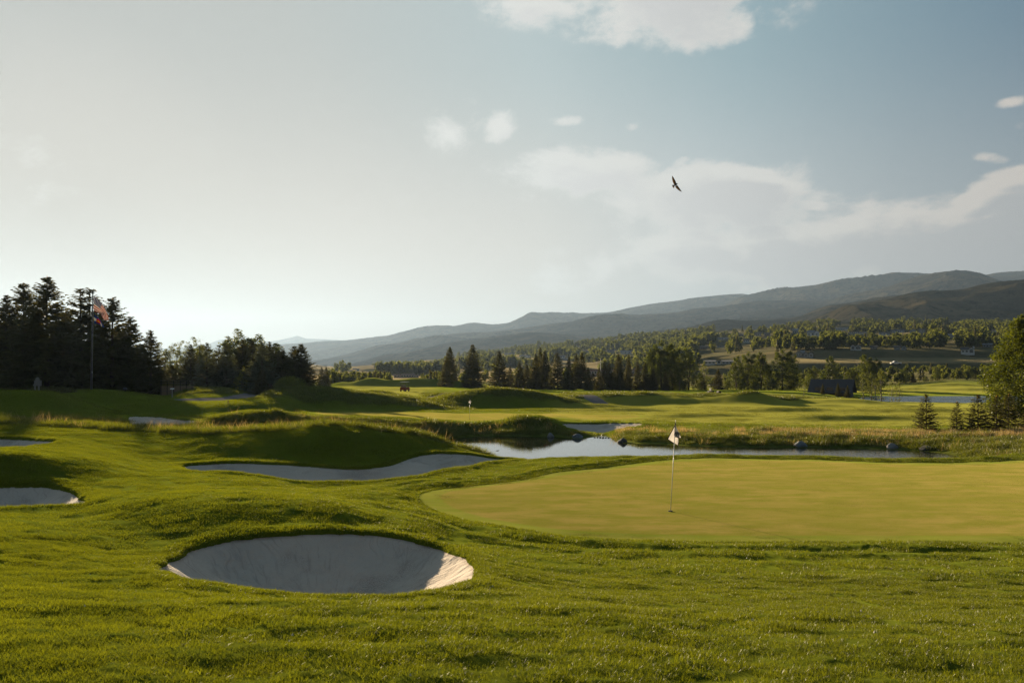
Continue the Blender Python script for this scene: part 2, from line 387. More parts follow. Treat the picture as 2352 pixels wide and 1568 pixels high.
def poly_sdf(X, Y, P, reach):
    """signed distance to a closed outline (negative inside); far away = reach"""
    out = np.full(X.shape, float(reach))
    lo, hi = P.min(0) - reach, P.max(0) + reach
    m = (X > lo[0]) & (X < hi[0]) & (Y > lo[1]) & (Y < hi[1])
    x, y = X[m], Y[m]
    if x.size == 0: return out
    d2 = np.full(x.shape, 1e9); ins = np.zeros(x.shape, bool)
    A = P; B = np.roll(P, -1, 0)
    for (ax, ay), (bx, by) in zip(A, B):
        ex, ey = bx - ax, by - ay
        t = np.clip(((x - ax) * ex + (y - ay) * ey) / (ex * ex + ey * ey + 1e-12), 0, 1)
        d2 = np.minimum(d2, (x - ax - t * ex) ** 2 + (y - ay - t * ey) ** 2)
        c = ((ay > y) != (by > y)) & (x < (bx - ax) * (y - ay) / (by - ay + 1e-12) + ax)
        ins ^= c
    d = np.sqrt(d2)
    out[m] = np.minimum(np.where(ins, -d, d), reach)
    return out


def outline(uv, dmin=3.0, dmax=1500.0, n=10):
    return closed_spline([seen(u, v, dmin, dmax) for u, v in uv], n)


B_NEAR = outline([(356, 1314), (378, 1292), (440, 1262), (515, 1242), (610, 1232), (700, 1226), (800, 1224), (880, 1229), (950, 1243), (1020, 1262), (1074, 1284), (1098, 1314), (1068, 1346), (990, 1366), (900, 1377), (800, 1379),
                  (700, 1376), (600, 1365), (500, 1349), (415, 1332)], 7, 17)
B_LONG = closed_spline([seen(u, v, 20, 40) for u, v in [(418, 1070), (480, 1064), (560, 1062), (640, 1065), (700, 1069), (770, 1074), (830, 1075), (890, 1068), (940, 1051), (980, 1042), (1050, 1041), (1110, 1047), (1160, 1053)]] +
                       [np.array([(u - CU) * K * D, D]) for u, D in [(1196, 34.9), (1150, 32.7), (1100, 31.0), (1020, 28.4), (940, 26.4), (850, 25.4), (700, 24.9), (640, 25.1), (600, 25.4), (500, 25.9), (440, 26.3)]], 8)
B_LEFT = outline([(-260, 1150), (-200, 1128), (-60, 1118), (60, 1112), (130, 1118), (180, 1133), (196, 1148), (190, 1158), (100, 1163), (0, 1167), (-120, 1172), (-220, 1172)], 12, 24)
B_UPPER = outline([(-160, 1024), (-80, 1011), (0, 1006), (60, 1008), (110, 1010), (127, 1013), (110, 1020), (60, 1027), (0, 1031), (-80, 1034)], 24, 36)
B_MID = closed_spline([seen(u, v, 52, 72) for u, v in [(296, 956), (330, 955), (370, 957), (410, 962), (440, 964), (462, 967), (452, 973)]] + [np.array([(u - CU) * K * D, D]) for u, D in [(430, 57.2), (380, 56.3), (330, 56.3), (300, 57.5)]], 8)
B_POND = closed_spline([np.array([(u - CU) * K * D, D]) for u, D in [(1292, 73.0), (1300, 74.8), (1340, 76.3), (1390, 76.5), (1440, 75.2), (1474, 73.6), (1470, 72.4), (1430, 71.4), (1380, 71.4), (1330, 72.0)]], 8)
GREEN1 = closed_spline([np.array([(u - CU) * K * CAM_H / ((v - CV) * K), CAM_H / ((v - CV) * K)]) for u, v in
                        [(960, 1143), (972, 1158), (1000, 1173), (1050, 1190), (1110, 1203), (1200, 1218), (1300, 1229), (1400, 1235), (1500, 1239), (1700, 1242), (2000, 1242), (2352, 1243), (2600, 1238),
                         (2900, 1180), (2800, 1100), (2600, 1066), (2352, 1055), (2276, 1059), (2166, 1062), (2056, 1061), (1950, 1058), (1837, 1053.5), (1632, 1052), (1560, 1054), (1495, 1058), (1420, 1068), (1296, 1082), (1220, 1092), (1141, 1104), (1060, 1113), (1000, 1122), (970, 1132)]], 8)
GREEN2 = closed_spline([np.array([(u - CU) * K * D, D]) for u, D in [(712, 77), (730, 73.5), (780, 73), (892, 73.2), (1017, 73.5), (1105, 74), (1170, 76), (1240, 78), (1300, 81), (1380, 82), (1460, 84), (1480, 88), (1400, 91), (1200, 91.5), (1000, 91), (880, 90.5), (790, 88.5), (735, 83)]], 8)


def path_strip(pts, w, n=14):
    """a ribbon outline round a centre line"""
    P = np.array(pts, float)
    seg = []
    for i in range(len(P) - 1):
        p0 = P[max(i - 1, 0)]; p1 = P[i]; p2 = P[i + 1]; p3 = P[min(i + 2, len(P) - 1)]
        for k in range(n):
            t = k / n
            seg.append(0.5 * ((2 * p1) + (-p0 + p2) * t + (2 * p0 - 5 * p1 + 4 * p2 - p3) * t * t + (-p0 + 3 * p1 - 3 * p2 + p3) * t ** 3))
    seg.append(P[-1]); S = np.array(seg)
    T = np.gradient(S, axis=0); T /= np.linalg.norm(T, axis=1)[:, None] + 1e-9
    Nn = np.stack([-T[:, 1], T[:, 0]], 1) * w / 2
    return np.vstack([S + Nn, (S - Nn)[::-1]]), S


def pt(u, D):
    return np.array([(u - CU) * K * D, D])


PATH_A, PATH_A_C = path_strip([pt(405, 90.5), pt(440, 90.5), pt(480, 91), pt(520, 92), pt(553, 94.5), pt(575, 99), pt(590, 104), pt(600, 112), pt(598, 122), pt(580, 135)], 3.0)
PATH_B, PATH_B_C = path_strip([pt(1240, 150), pt(1285, 141), pt(1318, 134), pt(1350, 128), pt(1378, 122), pt(1398, 118), pt(1410, 114)], 2.6)
PATH_C, PATH_C_C = path_strip([pt(960, 118), pt(985, 121), pt(1010, 124), pt(1030, 127), pt(1050, 132)], 2.4)

def rim_wave(x, y):
    return 0.055 * fbm(x / 0.55, y / 0.55, 3) + 0.05 * perlin(x / 1.7 + 3, y / 1.7)


SD = {}
BUNKERS = [  # outline, depth, width of the sloping side
    ('near', B_NEAR, 0.74, 2.2), ('long', B_LONG, 0.55, 2.3), ('left', B_LEFT, 0.70, 2.2), ('upper', B_UPPER, 0.55, 2.0), ('mid', B_MID, 0.65, 2.2), ('pond', B_POND, 0.5, 1.6)]
for nm, P, dep, wd in BUNKERS:
    sd = poly_sdf(PX, PY, P, 3.0) + rim_wave(PX, PY); SD[nm] = sd
    t = np.clip(-sd / wd, 0, 1)
    H = H - dep * (1 - (1 - t) ** 1.6)
    # a rolled lip round the hollow
    H = H + 0.05 * np.exp(-((sd - 0.25) / 0.35) ** 2) * (sd > -0.4)
sg1 = poly_sdf(PX, PY, GREEN1, 6.0); SD['green1'] = sg1
sg2 = poly_sdf(PX, PY, GREEN2, 6.0); SD['green2'] = sg2
for nm, P in (('path_a', PATH_A), ('path_b', PATH_B), ('path_c', PATH_C)):
    SD[nm] = poly_sdf(PX, PY, P, 4.0)
H = np.where(sg1 < 0, H * (1 - np.clip(-sg1 / 0.6, 0, 1) * 0.9), H)      # the green lies nearly level
# a low shoulder round the green
H = H + 0.07 * np.exp(-((sg1 - 0.75) / 0.30) ** 2) + 0.045 * np.exp(-((sg1 - 1.6) / 0.3) ** 2)
sand_all = np.minimum.reduce([SD[b[0]] for b in BUNKERS])
path_all = np.minimum.reduce([SD['path_a'], SD['path_b'], SD['path_c']])
smooth_area = np.minimum.reduce([sand_all, sg1, sg2 - .3, path_all])

# tufty unevenness of the rough
rough_m = sstep(0.0, 0.5, smooth_area)
tuft = 0.022 * fbm(PX / 0.60, PY / 0.34, 4, 0.6) + 0.020 * fbm(PX / 2.0 + 5, PY / 1.1, 2)
tuft = tuft * sstep(1.0, 3.0, PY) * (1 - 0.5 * sstep(14, 30, PY)) * (1 - sstep(40, 70, PY))
H_soft = H.copy()
H = H + tuft * rough_m
H_lawn = H.copy()
for nm in [b[0] for b in BUNKERS]:
    s_ = SD[nm]
    H_lawn = np.where(s_ < 0, H - np.clip(-s_ * 1.0, 0, 0.35), H_lawn)
H_lawn = np.where(sg1 < 0, H_lawn - np.clip(-sg1 * 0.5, 0, 0.12), H_lawn)
H_lawn = np.where(sg2 < 0, H_lawn - np.clip(-sg2 * 0.25, 0, 0.15), H_lawn)
H_lawn = np.where(path_all < 0, H_lawn - np.clip(-path_all * 0.3, 0, 0.15), H_lawn)


# ------------------------------------------------------------------ building helpers
def new_mesh(name, verts, faces, mats, parent=None, smooth=False, midx=None, coll=None, link=True):
    me = bpy.data.meshes.new(name)
    verts = np.asarray(verts, dtype=np.float32)
    if isinstance(faces, np.ndarray):
        nf, k = faces.shape
        me.vertices.add(len(verts)); me.vertices.foreach_set('co', verts.ravel())
        me.loops.add(nf * k); me.loops.foreach_set('vertex_index', faces.astype(np.int32).ravel())
        me.polygons.add(nf); me.polygons.foreach_set('loop_start', np.arange(0, nf * k, k, dtype=np.int32))
        me.polygons.foreach_set('loop_total', np.full(nf, k, dtype=np.int32))
        me.update(calc_edges=True)
    else:
        me.from_pydata([tuple(map(float, v)) for v in verts], [], faces)
    for m in (mats if isinstance(mats, (list, tuple)) else [mats]):
        me.materials.append(m)
    if midx is not None:
        me.polygons.foreach_set('material_index', np.asarray(midx, dtype=np.int32))
    if smooth:
        me.polygons.foreach_set('use_smooth', np.ones(len(me.polygons), dtype=bool))
    me.update()
    o = bpy.data.objects.new(name, me)
    if link: COL.objects.link(o)
    if parent is not None: o.parent = parent
    return o


def attr(o, name, data):
    a = o.data.attributes.new(name, 'FLOAT', 'POINT')
    a.data.foreach_set('value', np.asarray(data, dtype=np.float32).ravel())


def tag(o, label=None, cat=None, group=None, kind=None):
    if label: o['label'] = label
    if cat: o['category'] = cat
    if group: o['group'] = group
    if kind: o['kind'] = kind
    return o


def empty(name, loc, rz=0.0, scale=1.0):
    o = bpy.data.objects.new(name, None); COL.objects.link(o)
    o.location = loc; o.rotation_euler = (0, 0, rz)
    o.scale = (scale,) * 3 if not isinstance(scale, tuple) else scale
    o.empty_display_size = 0.1
    return o


def copy_tree(o, parent=None):
    c = o.copy(); COL.objects.link(c); c.parent = parent
    for k in list(o.children): copy_tree(k, c)
    return c


class MB:
    """collects simple solids into one mesh"""
    def __init__(self): self.v = []; self.f = []; self.m = []; self.mi = 0
    def box(self, c, s, rz=0.0, rx=0.0, ry=0.0):
        n = len(self.v)
        R = Matrix.Rotation(rz, 3, 'Z') @ Matrix.Rotation(ry, 3, 'Y') @ Matrix.Rotation(rx, 3, 'X')
        for dx in (-.5, .5):
            for dy in (-.5, .5):
                for dz in (-.5, .5):
                    p = R @ Vector((dx * s[0], dy * s[1], dz * s[2]))
                    self.v.append((c[0] + p.x, c[1] + p.y, c[2] + p.z))
        for q in ((0, 1, 3, 2), (4, 6, 7, 5), (0, 4, 5, 1), (2, 3, 7, 6), (0, 2, 6, 4), (1, 5, 7, 3)):
            self.f.append(tuple(n + i for i in q)); self.m.append(self.mi)
        return self
    def tube(self, pts, radii, seg=8, cap=True):
        n = len(self.v); P = [Vector(p) for p in pts]
        if not isinstance(radii, (list, tuple)): radii = [radii] * len(P)
        for i, p in enumerate(P):
            t = (P[min(i + 1, len(P) - 1)] - P[max(i - 1, 0)]).normalized()
            a = t.orthogonal().normalized() if abs(t.z) < 0.9 else Vector((1, 0, 0)).cross(t).normalized()
            b = t.cross(a)
            for k in range(seg):
                w = 2 * math.pi * k / seg
                q = p + (a * math.cos(w) + b * math.sin(w)) * radii[i]
                self.v.append(tuple(q))
        for i in range(len(P) - 1):
            for k in range(seg):
                k2 = (k + 1) % seg
                self.f.append((n + i * seg + k, n + i * seg + k2, n + (i + 1) * seg + k2, n + (i + 1) * seg + k)); self.m.append(self.mi)
        if cap:
            self.f.append(tuple(n + k for k in range(seg))[::-1]); self.m.append(self.mi)
            e = n + (len(P) - 1) * seg
            self.f.append(tuple(e + k for k in range(seg))); self.m.append(self.mi)
        return self
    def poly_prism(self, pts, y0, y1):
        """outline in x,z pushed from y0 to y1"""
        n = len(self.v); N = len(pts)
        for y in (y0, y1):
            for (x, z) in pts: self.v.append((x, y, z))
        self.f.append(tuple(n + i for i in range(N))); self.m.append(self.mi)
        self.f.append(tuple(n + N + i for i in range(N))[::-1]); self.m.append(self.mi)
        for i in range(N):
            j = (i + 1) % N
            self.f.append((n + i, n + N + i, n + N + j, n + j)); self.m.append(self.mi)
        return self
    def sphere(self, c, r, seg=10, rings=6, sc=(1, 1, 1)):
        n = len(self.v)
        for i in range(rings + 1):
            th = math.pi * i / rings
            for k in range(seg):
                w = 2 * math.pi * k / seg
                self.v.append((c[0] + r * sc[0] * math.sin(th) * math.cos(w), c[1] + r * sc[1] * math.sin(th) * math.sin(w), c[2] + r * sc[2] * math.cos(th)))
        for i in range(rings):
            for k in range(seg):
                k2 = (k + 1) % seg
                self.f.append((n + i * seg + k, n + (i + 1) * seg + k, n + (i + 1) * seg + k2, n + i * seg + k2)); self.m.append(self.mi)
        return self
    def build(self, name, mats, parent=None, smooth=False):
        return new_mesh(name, self.v, self.f, mats, parent, smooth, midx=self.m)


def mat(name, fn):
    m = bpy.data.materials.new(name); m.use_nodes = True
    t = NT(m.node_tree); t.n.clear()
    out = t.node('ShaderNodeOutputMaterial')
    r = fn(t)
    t.l.new(r if isinstance(r, bpy.types.NodeSocket) else r.outputs[0], out.inputs[0])
    return m


def plain(name, col, rough=0.6, metal=0.0, var=0.12, scale=6.0, bump=0.0, bscale=20.0, spec=0.4):
    def fn(t):
        g = t.node('ShaderNodeTexCoord').outputs['Object']
        n = t.noise(g, scale, 5, 0.6)
        c = t.mix(n, tuple(x * (1 - var * 1.6) for x in col), tuple(min(1, x * (1 + var * 1.6)) for x in col))
        p = t.node('ShaderNodeBsdfPrincipled')
        t.put(p.inputs['Base Color'], c); p.inputs['Roughness'].default_value = rough; p.inputs['Metallic'].default_value = metal
        p.inputs['Specular IOR Level'].default_value = spec
        if bump:
            b = t.node('ShaderNodeBump'); b.inputs['Strength'].default_value = bump; b.inputs['Distance'].default_value = 0.02
            t.put(b.inputs['Height'], t.noise(g, bscale, 4)); t.put(p.inputs['Normal'], b.outputs[0])
        return p
    return mat(name, fn)


def pos(t):
    return t.node('ShaderNodeNewGeometry').outputs['Position']


def get_attr(t, name):
    return t.node('ShaderNodeAttribute', attribute_name=name).outputs['Fac']


# ------------------------------------------------------------------ ground materials
def m_lawn(t):
    P = pos(t)
    sepp = t.node('ShaderNodeSeparateXYZ', i0=P)
    n1 = t.noise(P, 0.35, 4, 0.55)
    n2 = t.noise(P, 5.0, 6, 0.7)
    zone = get_attr(t, 'fine')          # 1 = closely mown fairway, 0 = rough
    wild = get_attr(t, 'wild')          # 1 = unmown native grass
    dry = get_attr(t, 'dry')
    c = t.mix(n1, (0.070, 0.082, 0.008), (0.100, 0.112, 0.012))
    c = t.mix(t.math('MULTIPLY', t.smooth(n2, 0.35, 0.7), 0.5), c, (0.060, 0.090, 0.010))
    c = t.mix(zone, c, t.mix(n1, (0.110, 0.115, 0.018), (0.140, 0.135, 0.028)))
    cw = t.mix(t.smooth(t.noise(P, 0.9, 5, 0.65), 0.35, 0.7), (0.045, 0.056, 0.010), (0.090, 0.095, 0.022))
    c = t.mix(wild, c, cw)
    c = t.mix(dry, c, t.mix(t.smooth(t.noise(P, 0.06, 5, 0.6), .35, .65), (0.085, 0.070, 0.040), (0.045, 0.044, 0.026)))
    c = t.mix(get_attr(t, 'tan'), c, t.mix(n1, (0.17, 0.13, 0.075), (0.11, 0.10, 0.05)))
    bn = t.noise(P, 14.0, 6, 0.75)
    b2 = t.noise(P, 1.6, 5, 0.7)
    h = t.math('ADD', t.math('MULTIPLY', bn, t.math('SUBTRACT', 0.10, t.math('MULTIPLY', zone, 0.075))), t.math('MULTIPLY', b2, t.math('MULTIPLY', wild, 0.30)))
    b = t.node('ShaderNodeBump', in_Strength=1.0, in_Distance=0.6)
    t.put(b.inputs['Height'], h)
    d = t.node('ShaderNodeBsdfDiffuse', i0=c, i1=1.0); t.put(d.inputs['Normal'], b.outputs[0])
    # blades standing on the ground catch low light like a nap
    s = t.node('ShaderNodeBsdfSheen'); t.put(s.inputs[0], c); s.inputs[1].default_value = 0.5
    return t.node('ShaderNodeAddShader', i0=d.outputs[0], i1=s.outputs[0])


M_LAWN = mat('lawn', m_lawn)


def m_sand(t):
    P = pos(t)
    n1 = t.noise(P, 1.2, 5, 0.6)
    st = t.node('ShaderNodeMapping', i0=P); st.inputs['Scale'].default_value = (1, 1, 1)
    g = t.noise(P, 60, 4, 0.7)
    edge = get_attr(t, 'sd')            # distance inside the rim
    ring = get_attr(t, 'rake')          # runs round the bowl
    r1 = t.noise(t.node('ShaderNodeCombineXYZ', i0=t.math('MULTIPLY', ring, 9.0), i1=t.math('MULTIPLY', edge, 0.9), i2=0.0).outputs[0], 2.2, 5, 0.65)
    rr = t.noise(t.node('ShaderNodeCombineXYZ', i0=t.math('ADD', t.math('MULTIPLY', ring, 26.0), t.math('MULTIPLY', t.noise(P, 0.7, 2), 16.0)), i1=t.math('MULTIPLY', edge, 0.8), i2=0.0).outputs[0], 1.5, 3, 0.6)
    c = t.mix(n1, (0.40, 0.335, 0.275), (0.51, 0.43, 0.36))
    c = t.mix(t.math('MULTIPLY', t.smooth(r1, 0.50, 0.68, 0.0, 0.45), t.smooth(t.noise(P, 0.9, 2), 0.42, 0.62)), c, (0.25, 0.205, 0.17))  # streaks darkened in colour where relief alone would barely shade
    raked = t.smooth(t.noise(P, 0.55, 2), 0.40, 0.58)
    c = t.mix(t.math('MULTIPLY', t.smooth(rr, 0.46, 0.34, 0.0, 0.30), raked), c, (0.21, 0.17, 0.14))  # shade of the rake furrows painted into the colour
    damp = t.smooth(t.noise(P, 0.8, 4, 0.6), 0.50, 0.66)
    c = t.mix(t.math('MULTIPLY', t.math('MULTIPLY', damp, t.smooth(g, 0.46, 0.56)), 0.55), c, (0.15, 0.12, 0.10))
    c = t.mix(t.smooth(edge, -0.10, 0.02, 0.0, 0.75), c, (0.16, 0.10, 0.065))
    c = t.mix(t.smooth(g, 0.62, 0.75, 0.0, 0.5), c, (0.16, 0.13, 0.10))
    h = t.math('ADD', t.math('MULTIPLY', rr, 0.022), t.math('MULTIPLY', g, 0.006))
    h = t.math('ADD', h, t.math('MULTIPLY', t.noise(P, 5.5, 5, 0.6), 0.07))
    b = t.node('ShaderNodeBump', in_Strength=0.9, in_Distance=1.0); t.put(b.inputs['Height'], h)
    p = t.node('ShaderNodeBsdfPrincipled'); t.put(p.inputs['Base Color'], c); p.inputs['Roughness'].default_value = 0.95
    p.inputs['Specular IOR Level'].default_value = 0.15; t.put(p.inputs['Normal'], b.outputs[0])
    return p


M_SAND = mat('bunker_sand', m_sand)


def green_tone(t, P):
    mp = t.node('ShaderNodeMapping', i0=P); mp.inputs['Scale'].default_value = (0.40, 1.0, 1.0); mp.inputs['Rotation'].default_value = (0, 0, 0.15)
    n1 = t.noise(mp.outputs[0], 1.5, 7, 0.70)
    n3 = t.noise(P, 0.22, 3, 0.5)
    c = t.mix(t.smooth(n1, 0.38, 0.64), (0.115, 0.112, 0.018), (0.168, 0.134, 0.036))
    return t.mix(t.smooth(n3, 0.40, 0.65, 0.0, 0.5), c, (0.118, 0.110, 0.020))


def m_green(t):
    P = pos(t)
    e = get_attr(t, 'sd')
    n2 = t.noise(P, 40.0, 4, 0.7)
    c = green_tone(t, P)
    c = t.mix(t.smooth(n2, 0.5, 0.75, 0.0, 0.35), c, (0.11, 0.12, 0.025))
    col = t.math('MULTIPLY', t.smooth(t.math('ADD', e, t.math('MULTIPLY', n2, 0.12)), -0.62, -0.50), 0.45)
    c = t.mix(col, c, (0.095, 0.135, 0.016))
    b = t.node('ShaderNodeBump', in_Strength=0.7, in_Distance=0.3)
    t.put(b.inputs['Height'], t.math('ADD', t.math('MULTIPLY', n2, 0.02), t.math('MULTIPLY', t.noise(P, 90, 3), 0.02)))
    d = t.node('ShaderNodeBsdfDiffuse', i0=c, i1=1.0); t.put(d.inputs['Normal'], b.outputs[0])
    s = t.node('ShaderNodeBsdfSheen'); t.put(s.inputs[0], c); s.inputs[1].default_value = 0.45
    return t.node('ShaderNodeAddShader', i0=d.outputs[0], i1=s.outputs[0])


M_GREEN = mat('putting_green_turf', m_green)
M_PATH = plain('path_concrete', (0.15, 0.135, 0.13), 0.95, 0, 0.10, 1.5, 0.15, 30, 0.0)


def grid_faces(nr, nc, keep=None):
    i, j = np.meshgrid(np.arange(nr - 1), np.arange(nc - 1), indexing='ij')
    a = (i * nc + j).ravel()
    f = np.stack([a, a + 1, a + nc + 1, a + nc], 1)
    if keep is not None: f = f[keep.ravel()]
    return f


def compact(V, F, extra):
    used = np.zeros(len(V), bool); used[F.ravel()] = True
    idx = np.cumsum(used) - 1
    return V[used], idx[F], {k: a[used] for k, a in extra.items()}


# ---- zones of the ground sheet
UU = np.repeat(US[None, :], ND, 0)


def between(i0, i1, f0=0.0, f1=0.0):
    """weight of the band between two terrain lines"""
    a = kD[i0] * (1 - f0) + kD[min(i0 + 1, len(LINES) - 1)] * f0
    b = kD[i1] * (1 - f1) + kD[min(i1 + 1, len(LINES) - 1)] * f1
    return (PY >= a[None, :]) & (PY <= b[None, :])


def urange(a, b, soft=40.0):
    return sstep(a - soft, a + soft, UU) * (1 - sstep(b - soft, b + soft, UU))


wob = fbm(PX / 3.0, PY / 3.0, 3) * 0.5
Lp = np.zeros((ND, NU))     # position between the terrain lines, as a running number
for j in range(NU):
    Lp[:, j] = np.interp(LD, np.log(kD[:, j]), np.arange(len(LINES)))
Lw = Lp + wob * 0.18
wild = np.zeros((ND, NU))
wild = np.maximum(wild, sstep(9.86, 9.95, Lw) * (1 - sstep(12.3, 12.6, Lw)) * (1 - sstep(1090, 1180, UU)))              # crest strip and gully behind it
wild = np.maximum(wild, sstep(11.6, 11.8, Lw) * (1 - sstep(12.75, 12.9, Lw)) * urange(470, 1380, 20))                   # bank under the second green
wild = np.maximum(wild, sstep(11.6, 11.8, Lw) * (1 - sstep(13.0, 13.15, Lw)) * sstep(1400, 1420, UU))                    # pond's far bank
wild = np.maximum(wild, sstep(11.6, 11.8, Lw) * (1 - sstep(13.4, 13.6, Lw)) * sstep(1650, 1800, UU))
wild = np.maximum(wild, sstep(9.3, 9.5, Lw) * (1 - sstep(11.8, 12.0, Lw)) * sstep(2230, 2270, UU))
wild = np.maximum(wild, sstep(15.35, 15.5, Lw) * (1 - sstep(16.6, 16.9, Lw)) * urange(585, 1080, 12))                    # big mound
wild = np.maximum(wild, sstep(16.5, 16.65, Lw) * (1 - sstep(18.2, 18.5, Lw)) * urange(975, 1325, 12))                     # middle mound
wild = np.maximum(wild, sstep(16.35, 16.6, Lw) * (1 - sstep(18.5, 18.7, Lw)) * urange(395, 590, 12))                     # mound beside the path
wild = np.maximum(wild, sstep(17.6, 17.75, Lw) * (1 - sstep(18.6, 18.9, Lw)) * sstep(1280, 1320, UU) * (1 - sstep(2000, 2050, UU)))
wild = np.maximum(wild, sstep(20.6, 21.0, Lw))
wild = wild * sstep(0.0, 0.3, path_all) * sstep(0, .3, np.minimum(sand_all, sg2))
fine = np.zeros((ND, NU))
fine = np.maximum(fine, sstep(13.9, 14.15, Lw) * (1 - sstep(17.6, 17.8, Lw)) * sstep(1230, 1300, UU))
fine = np.maximum(fine, sstep(17.3, 17.6, Lw) * (1 - sstep(19.2, 19.5, Lw)) * urange(780, 1000, 20))
fine = np.maximum(fine, sstep(17.5, 17.8, Lw) * (1 - sstep(18.6, 18.9, Lw)) * sstep(2000, 2060, UU))
fine = np.maximum(fine, sstep(19.9, 20.1, Lw) * (1 - sstep(20.8, 21.0, Lw)))
fine *= (1 - wild)
dry = sstep(20.9, 21.4, Lw) * 0.75
dry = np.maximum(dry, sstep(12.75, 12.95, Lw) * (1 - sstep(13.3, 13.6, Lw)) * sstep(1500, 1700, UU) * 0.8)
dry = np.maximum(dry, sstep(22.0, 22.3, Lw) * 0.9)
LAWN_V = np.stack([PX.ravel(), PY.ravel(), H_lawn.ravel()], 1)
fc = grid_faces(ND, NU)
lawn = new_mesh('ground', LAWN_V, fc, M_LAWN, smooth=True)
tag(lawn, 'rolling grass ground of the golf course running down to the valley', None, None, 'structure')
attr(lawn, 'fine', fine); attr(lawn, 'wild', wild); attr(lawn, 'dry', dry)
tan = np.maximum(sstep(21.3, 21.6, Lw) * (1 - sstep(27.0, 27.5, Lw)) * (1 - sstep(1300, 1500, UU)), sstep(22.86, 22.98, Lp) * (1 - sstep(23.9, 24.0, Lp)) * sstep(1750, 1850, UU) * 0.55)
attr(lawn, 'tan', tan)

# lawn beside and behind the viewer, outside the fan of the main sheet
gx, gy = np.meshgrid(np.linspace(-90, 90, 260), np.linspace(-60, 75, 200))
uu_ = np.where(gy > 0.6, gx / (K * np.maximum(gy, .6)) + CU, np.where(gx > 0, 9e3, -9e3))
ins = np.clip((np.minimum(uu_ - U0, U1 - uu_) - 150) / 400.0, 0, 1)
gz = hgt(gx, np.maximum(gy, .7), H_lawn) - 0.02 - 1.3 * ins
gz = np.where(gy < 0.7, 1.80 - 0.02 * np.clip(-gy, 0, 60) ** .9, gz)
gz = np.where((gy >= .6) & (gy < 2.5) & (ins <= 0), 1.80 + (hgt(gx, np.maximum(gy, .7), H_lawn) - 1.8) * .5, gz)
ap = new_mesh('ground', np.stack([gx.ravel(), gy.ravel(), gz.ravel()], 1), grid_faces(200, 260), M_LAWN, smooth=True)
tag(ap, 'plain lawn to either side of and behind the viewer', None, None, 'structure')

# ---- sand in each bunker, the greens and the paths: sheets of their own
def sheet(name, P, mt, off, Hsrc, margin, step, label, rake=False, lift=None, jit=0.0):
    lo, hi = P.min(0) - margin, P.max(0) + margin
    nx = int((hi[0] - lo[0]) / step) + 2; ny = int((hi[1] - lo[1]) / step) + 2
    gx, gy = np.meshgrid(np.linspace(lo[0], hi[0], nx), np.linspace(lo[1], hi[1], ny))
    sd = poly_sdf(gx, gy, P, 3.0) + (rim_wave(gx, gy) if rake else 0)
    z = hgt(gx, gy, Hsrc) + off
    keep = (sd[:-1, :-1] < margin) | (sd[1:, 1:] < margin)
    V = np.stack([gx.ravel(), gy.ravel(), z.ravel()], 1)
    ex = {'sd': sd.ravel()}
    if rake:
        c = P.mean(0); ex['rake'] = np.arctan2((gx - c[0]) / (hi[0] - lo[0]), (gy - c[1]) / (hi[1] - lo[1])).ravel()
    F = grid_faces(ny, nx, keep)
    V, F, ex = compact(V, F, ex)
    o = new_mesh(name, V, F, mt, smooth=True)
    for k, a in ex.items(): attr(o, k, a)
    tag(o, label, None, None, 'structure')
    return o


H_sand = H_soft.copy()
sheet('sand_bunker', B_NEAR, M_SAND, -0.03, H_sand, 0.03, 0.035, 'pale raked sand in the round bunker nearest the viewer', True)
sheet('sand_bunker', B_LONG, M_SAND, -0.05, H_sand, 0.03, 0.07, 'pale sand in the long curved bunker under the shaded mound', True)
sheet('sand_bunker', B_LEFT, M_SAND, -0.05, H_sand, 0.03, 0.07, 'shaded sand in the bunker cut off by the left edge of the lawn', True)
sheet('sand_bunker', B_UPPER, M_SAND, -0.05, H_sand, 0.03, 0.10, 'thin sliver of shaded sand below the long grass at left', True)
sheet('sand_bunker', B_MID, M_SAND, -0.06, H_sand, 0.05, 0.12, 'shaded sand hollow behind the strip of long grass', True)
sheet('sand_bunker', B_POND, M_SAND, -0.06, H_sand, 0.05, 0.12, 'sand bunker beyond the stone edged inlet of the pond', True)
sheet('putting_green', GREEN1, M_GREEN, -0.012, H, 0.02, 0.12, 'smooth tan putting green holding the near flagstick')
sheet('putting_green', GREEN2, M_GREEN, -0.03, H_soft, 0.05, 0.3, 'distant sunlit putting green across the pond')
for P, lb in ((PATH_A, 'curving pale cart path beside the grassy mound at left'), (PATH_B, 'pale strip of cart path below the spruce row'), (PATH_C, 'short pale stretch of cart path behind the big mound')):
    sheet('cart_path', P, M_PATH, -0.02, H_soft, 0.05, 0.35, lb)


# ---- water
def m_water(t):
    P = pos(t)
    mp = t.node('ShaderNodeMapping', i0=P); mp.inputs['Scale'].default_value = (1.0, 2.2, 1.0)
    calm = t.smooth(t.node('ShaderNodeSeparateXYZ', i0=P).outputs[0], 8.0, 30.0)
    h = t.math('MULTIPLY', t.noise(mp.outputs[0], 2.4, 4, 0.6), t.math('ADD', 0.0016, t.math('MULTIPLY', calm, 0.012)))
    b = t.node('ShaderNodeBump', in_Strength=1.0, in_Distance=1.0); t.put(b.inputs['Height'], h)
    p = t.node('ShaderNodeBsdfPrincipled'); p.inputs['Base Color'].default_value = (0.012, 0.014, 0.010, 1)
    p.inputs['Roughness'].default_value = 0.02; p.inputs['IOR'].default_value = 1.33; t.put(p.inputs['Normal'], b.outputs[0])
    return p


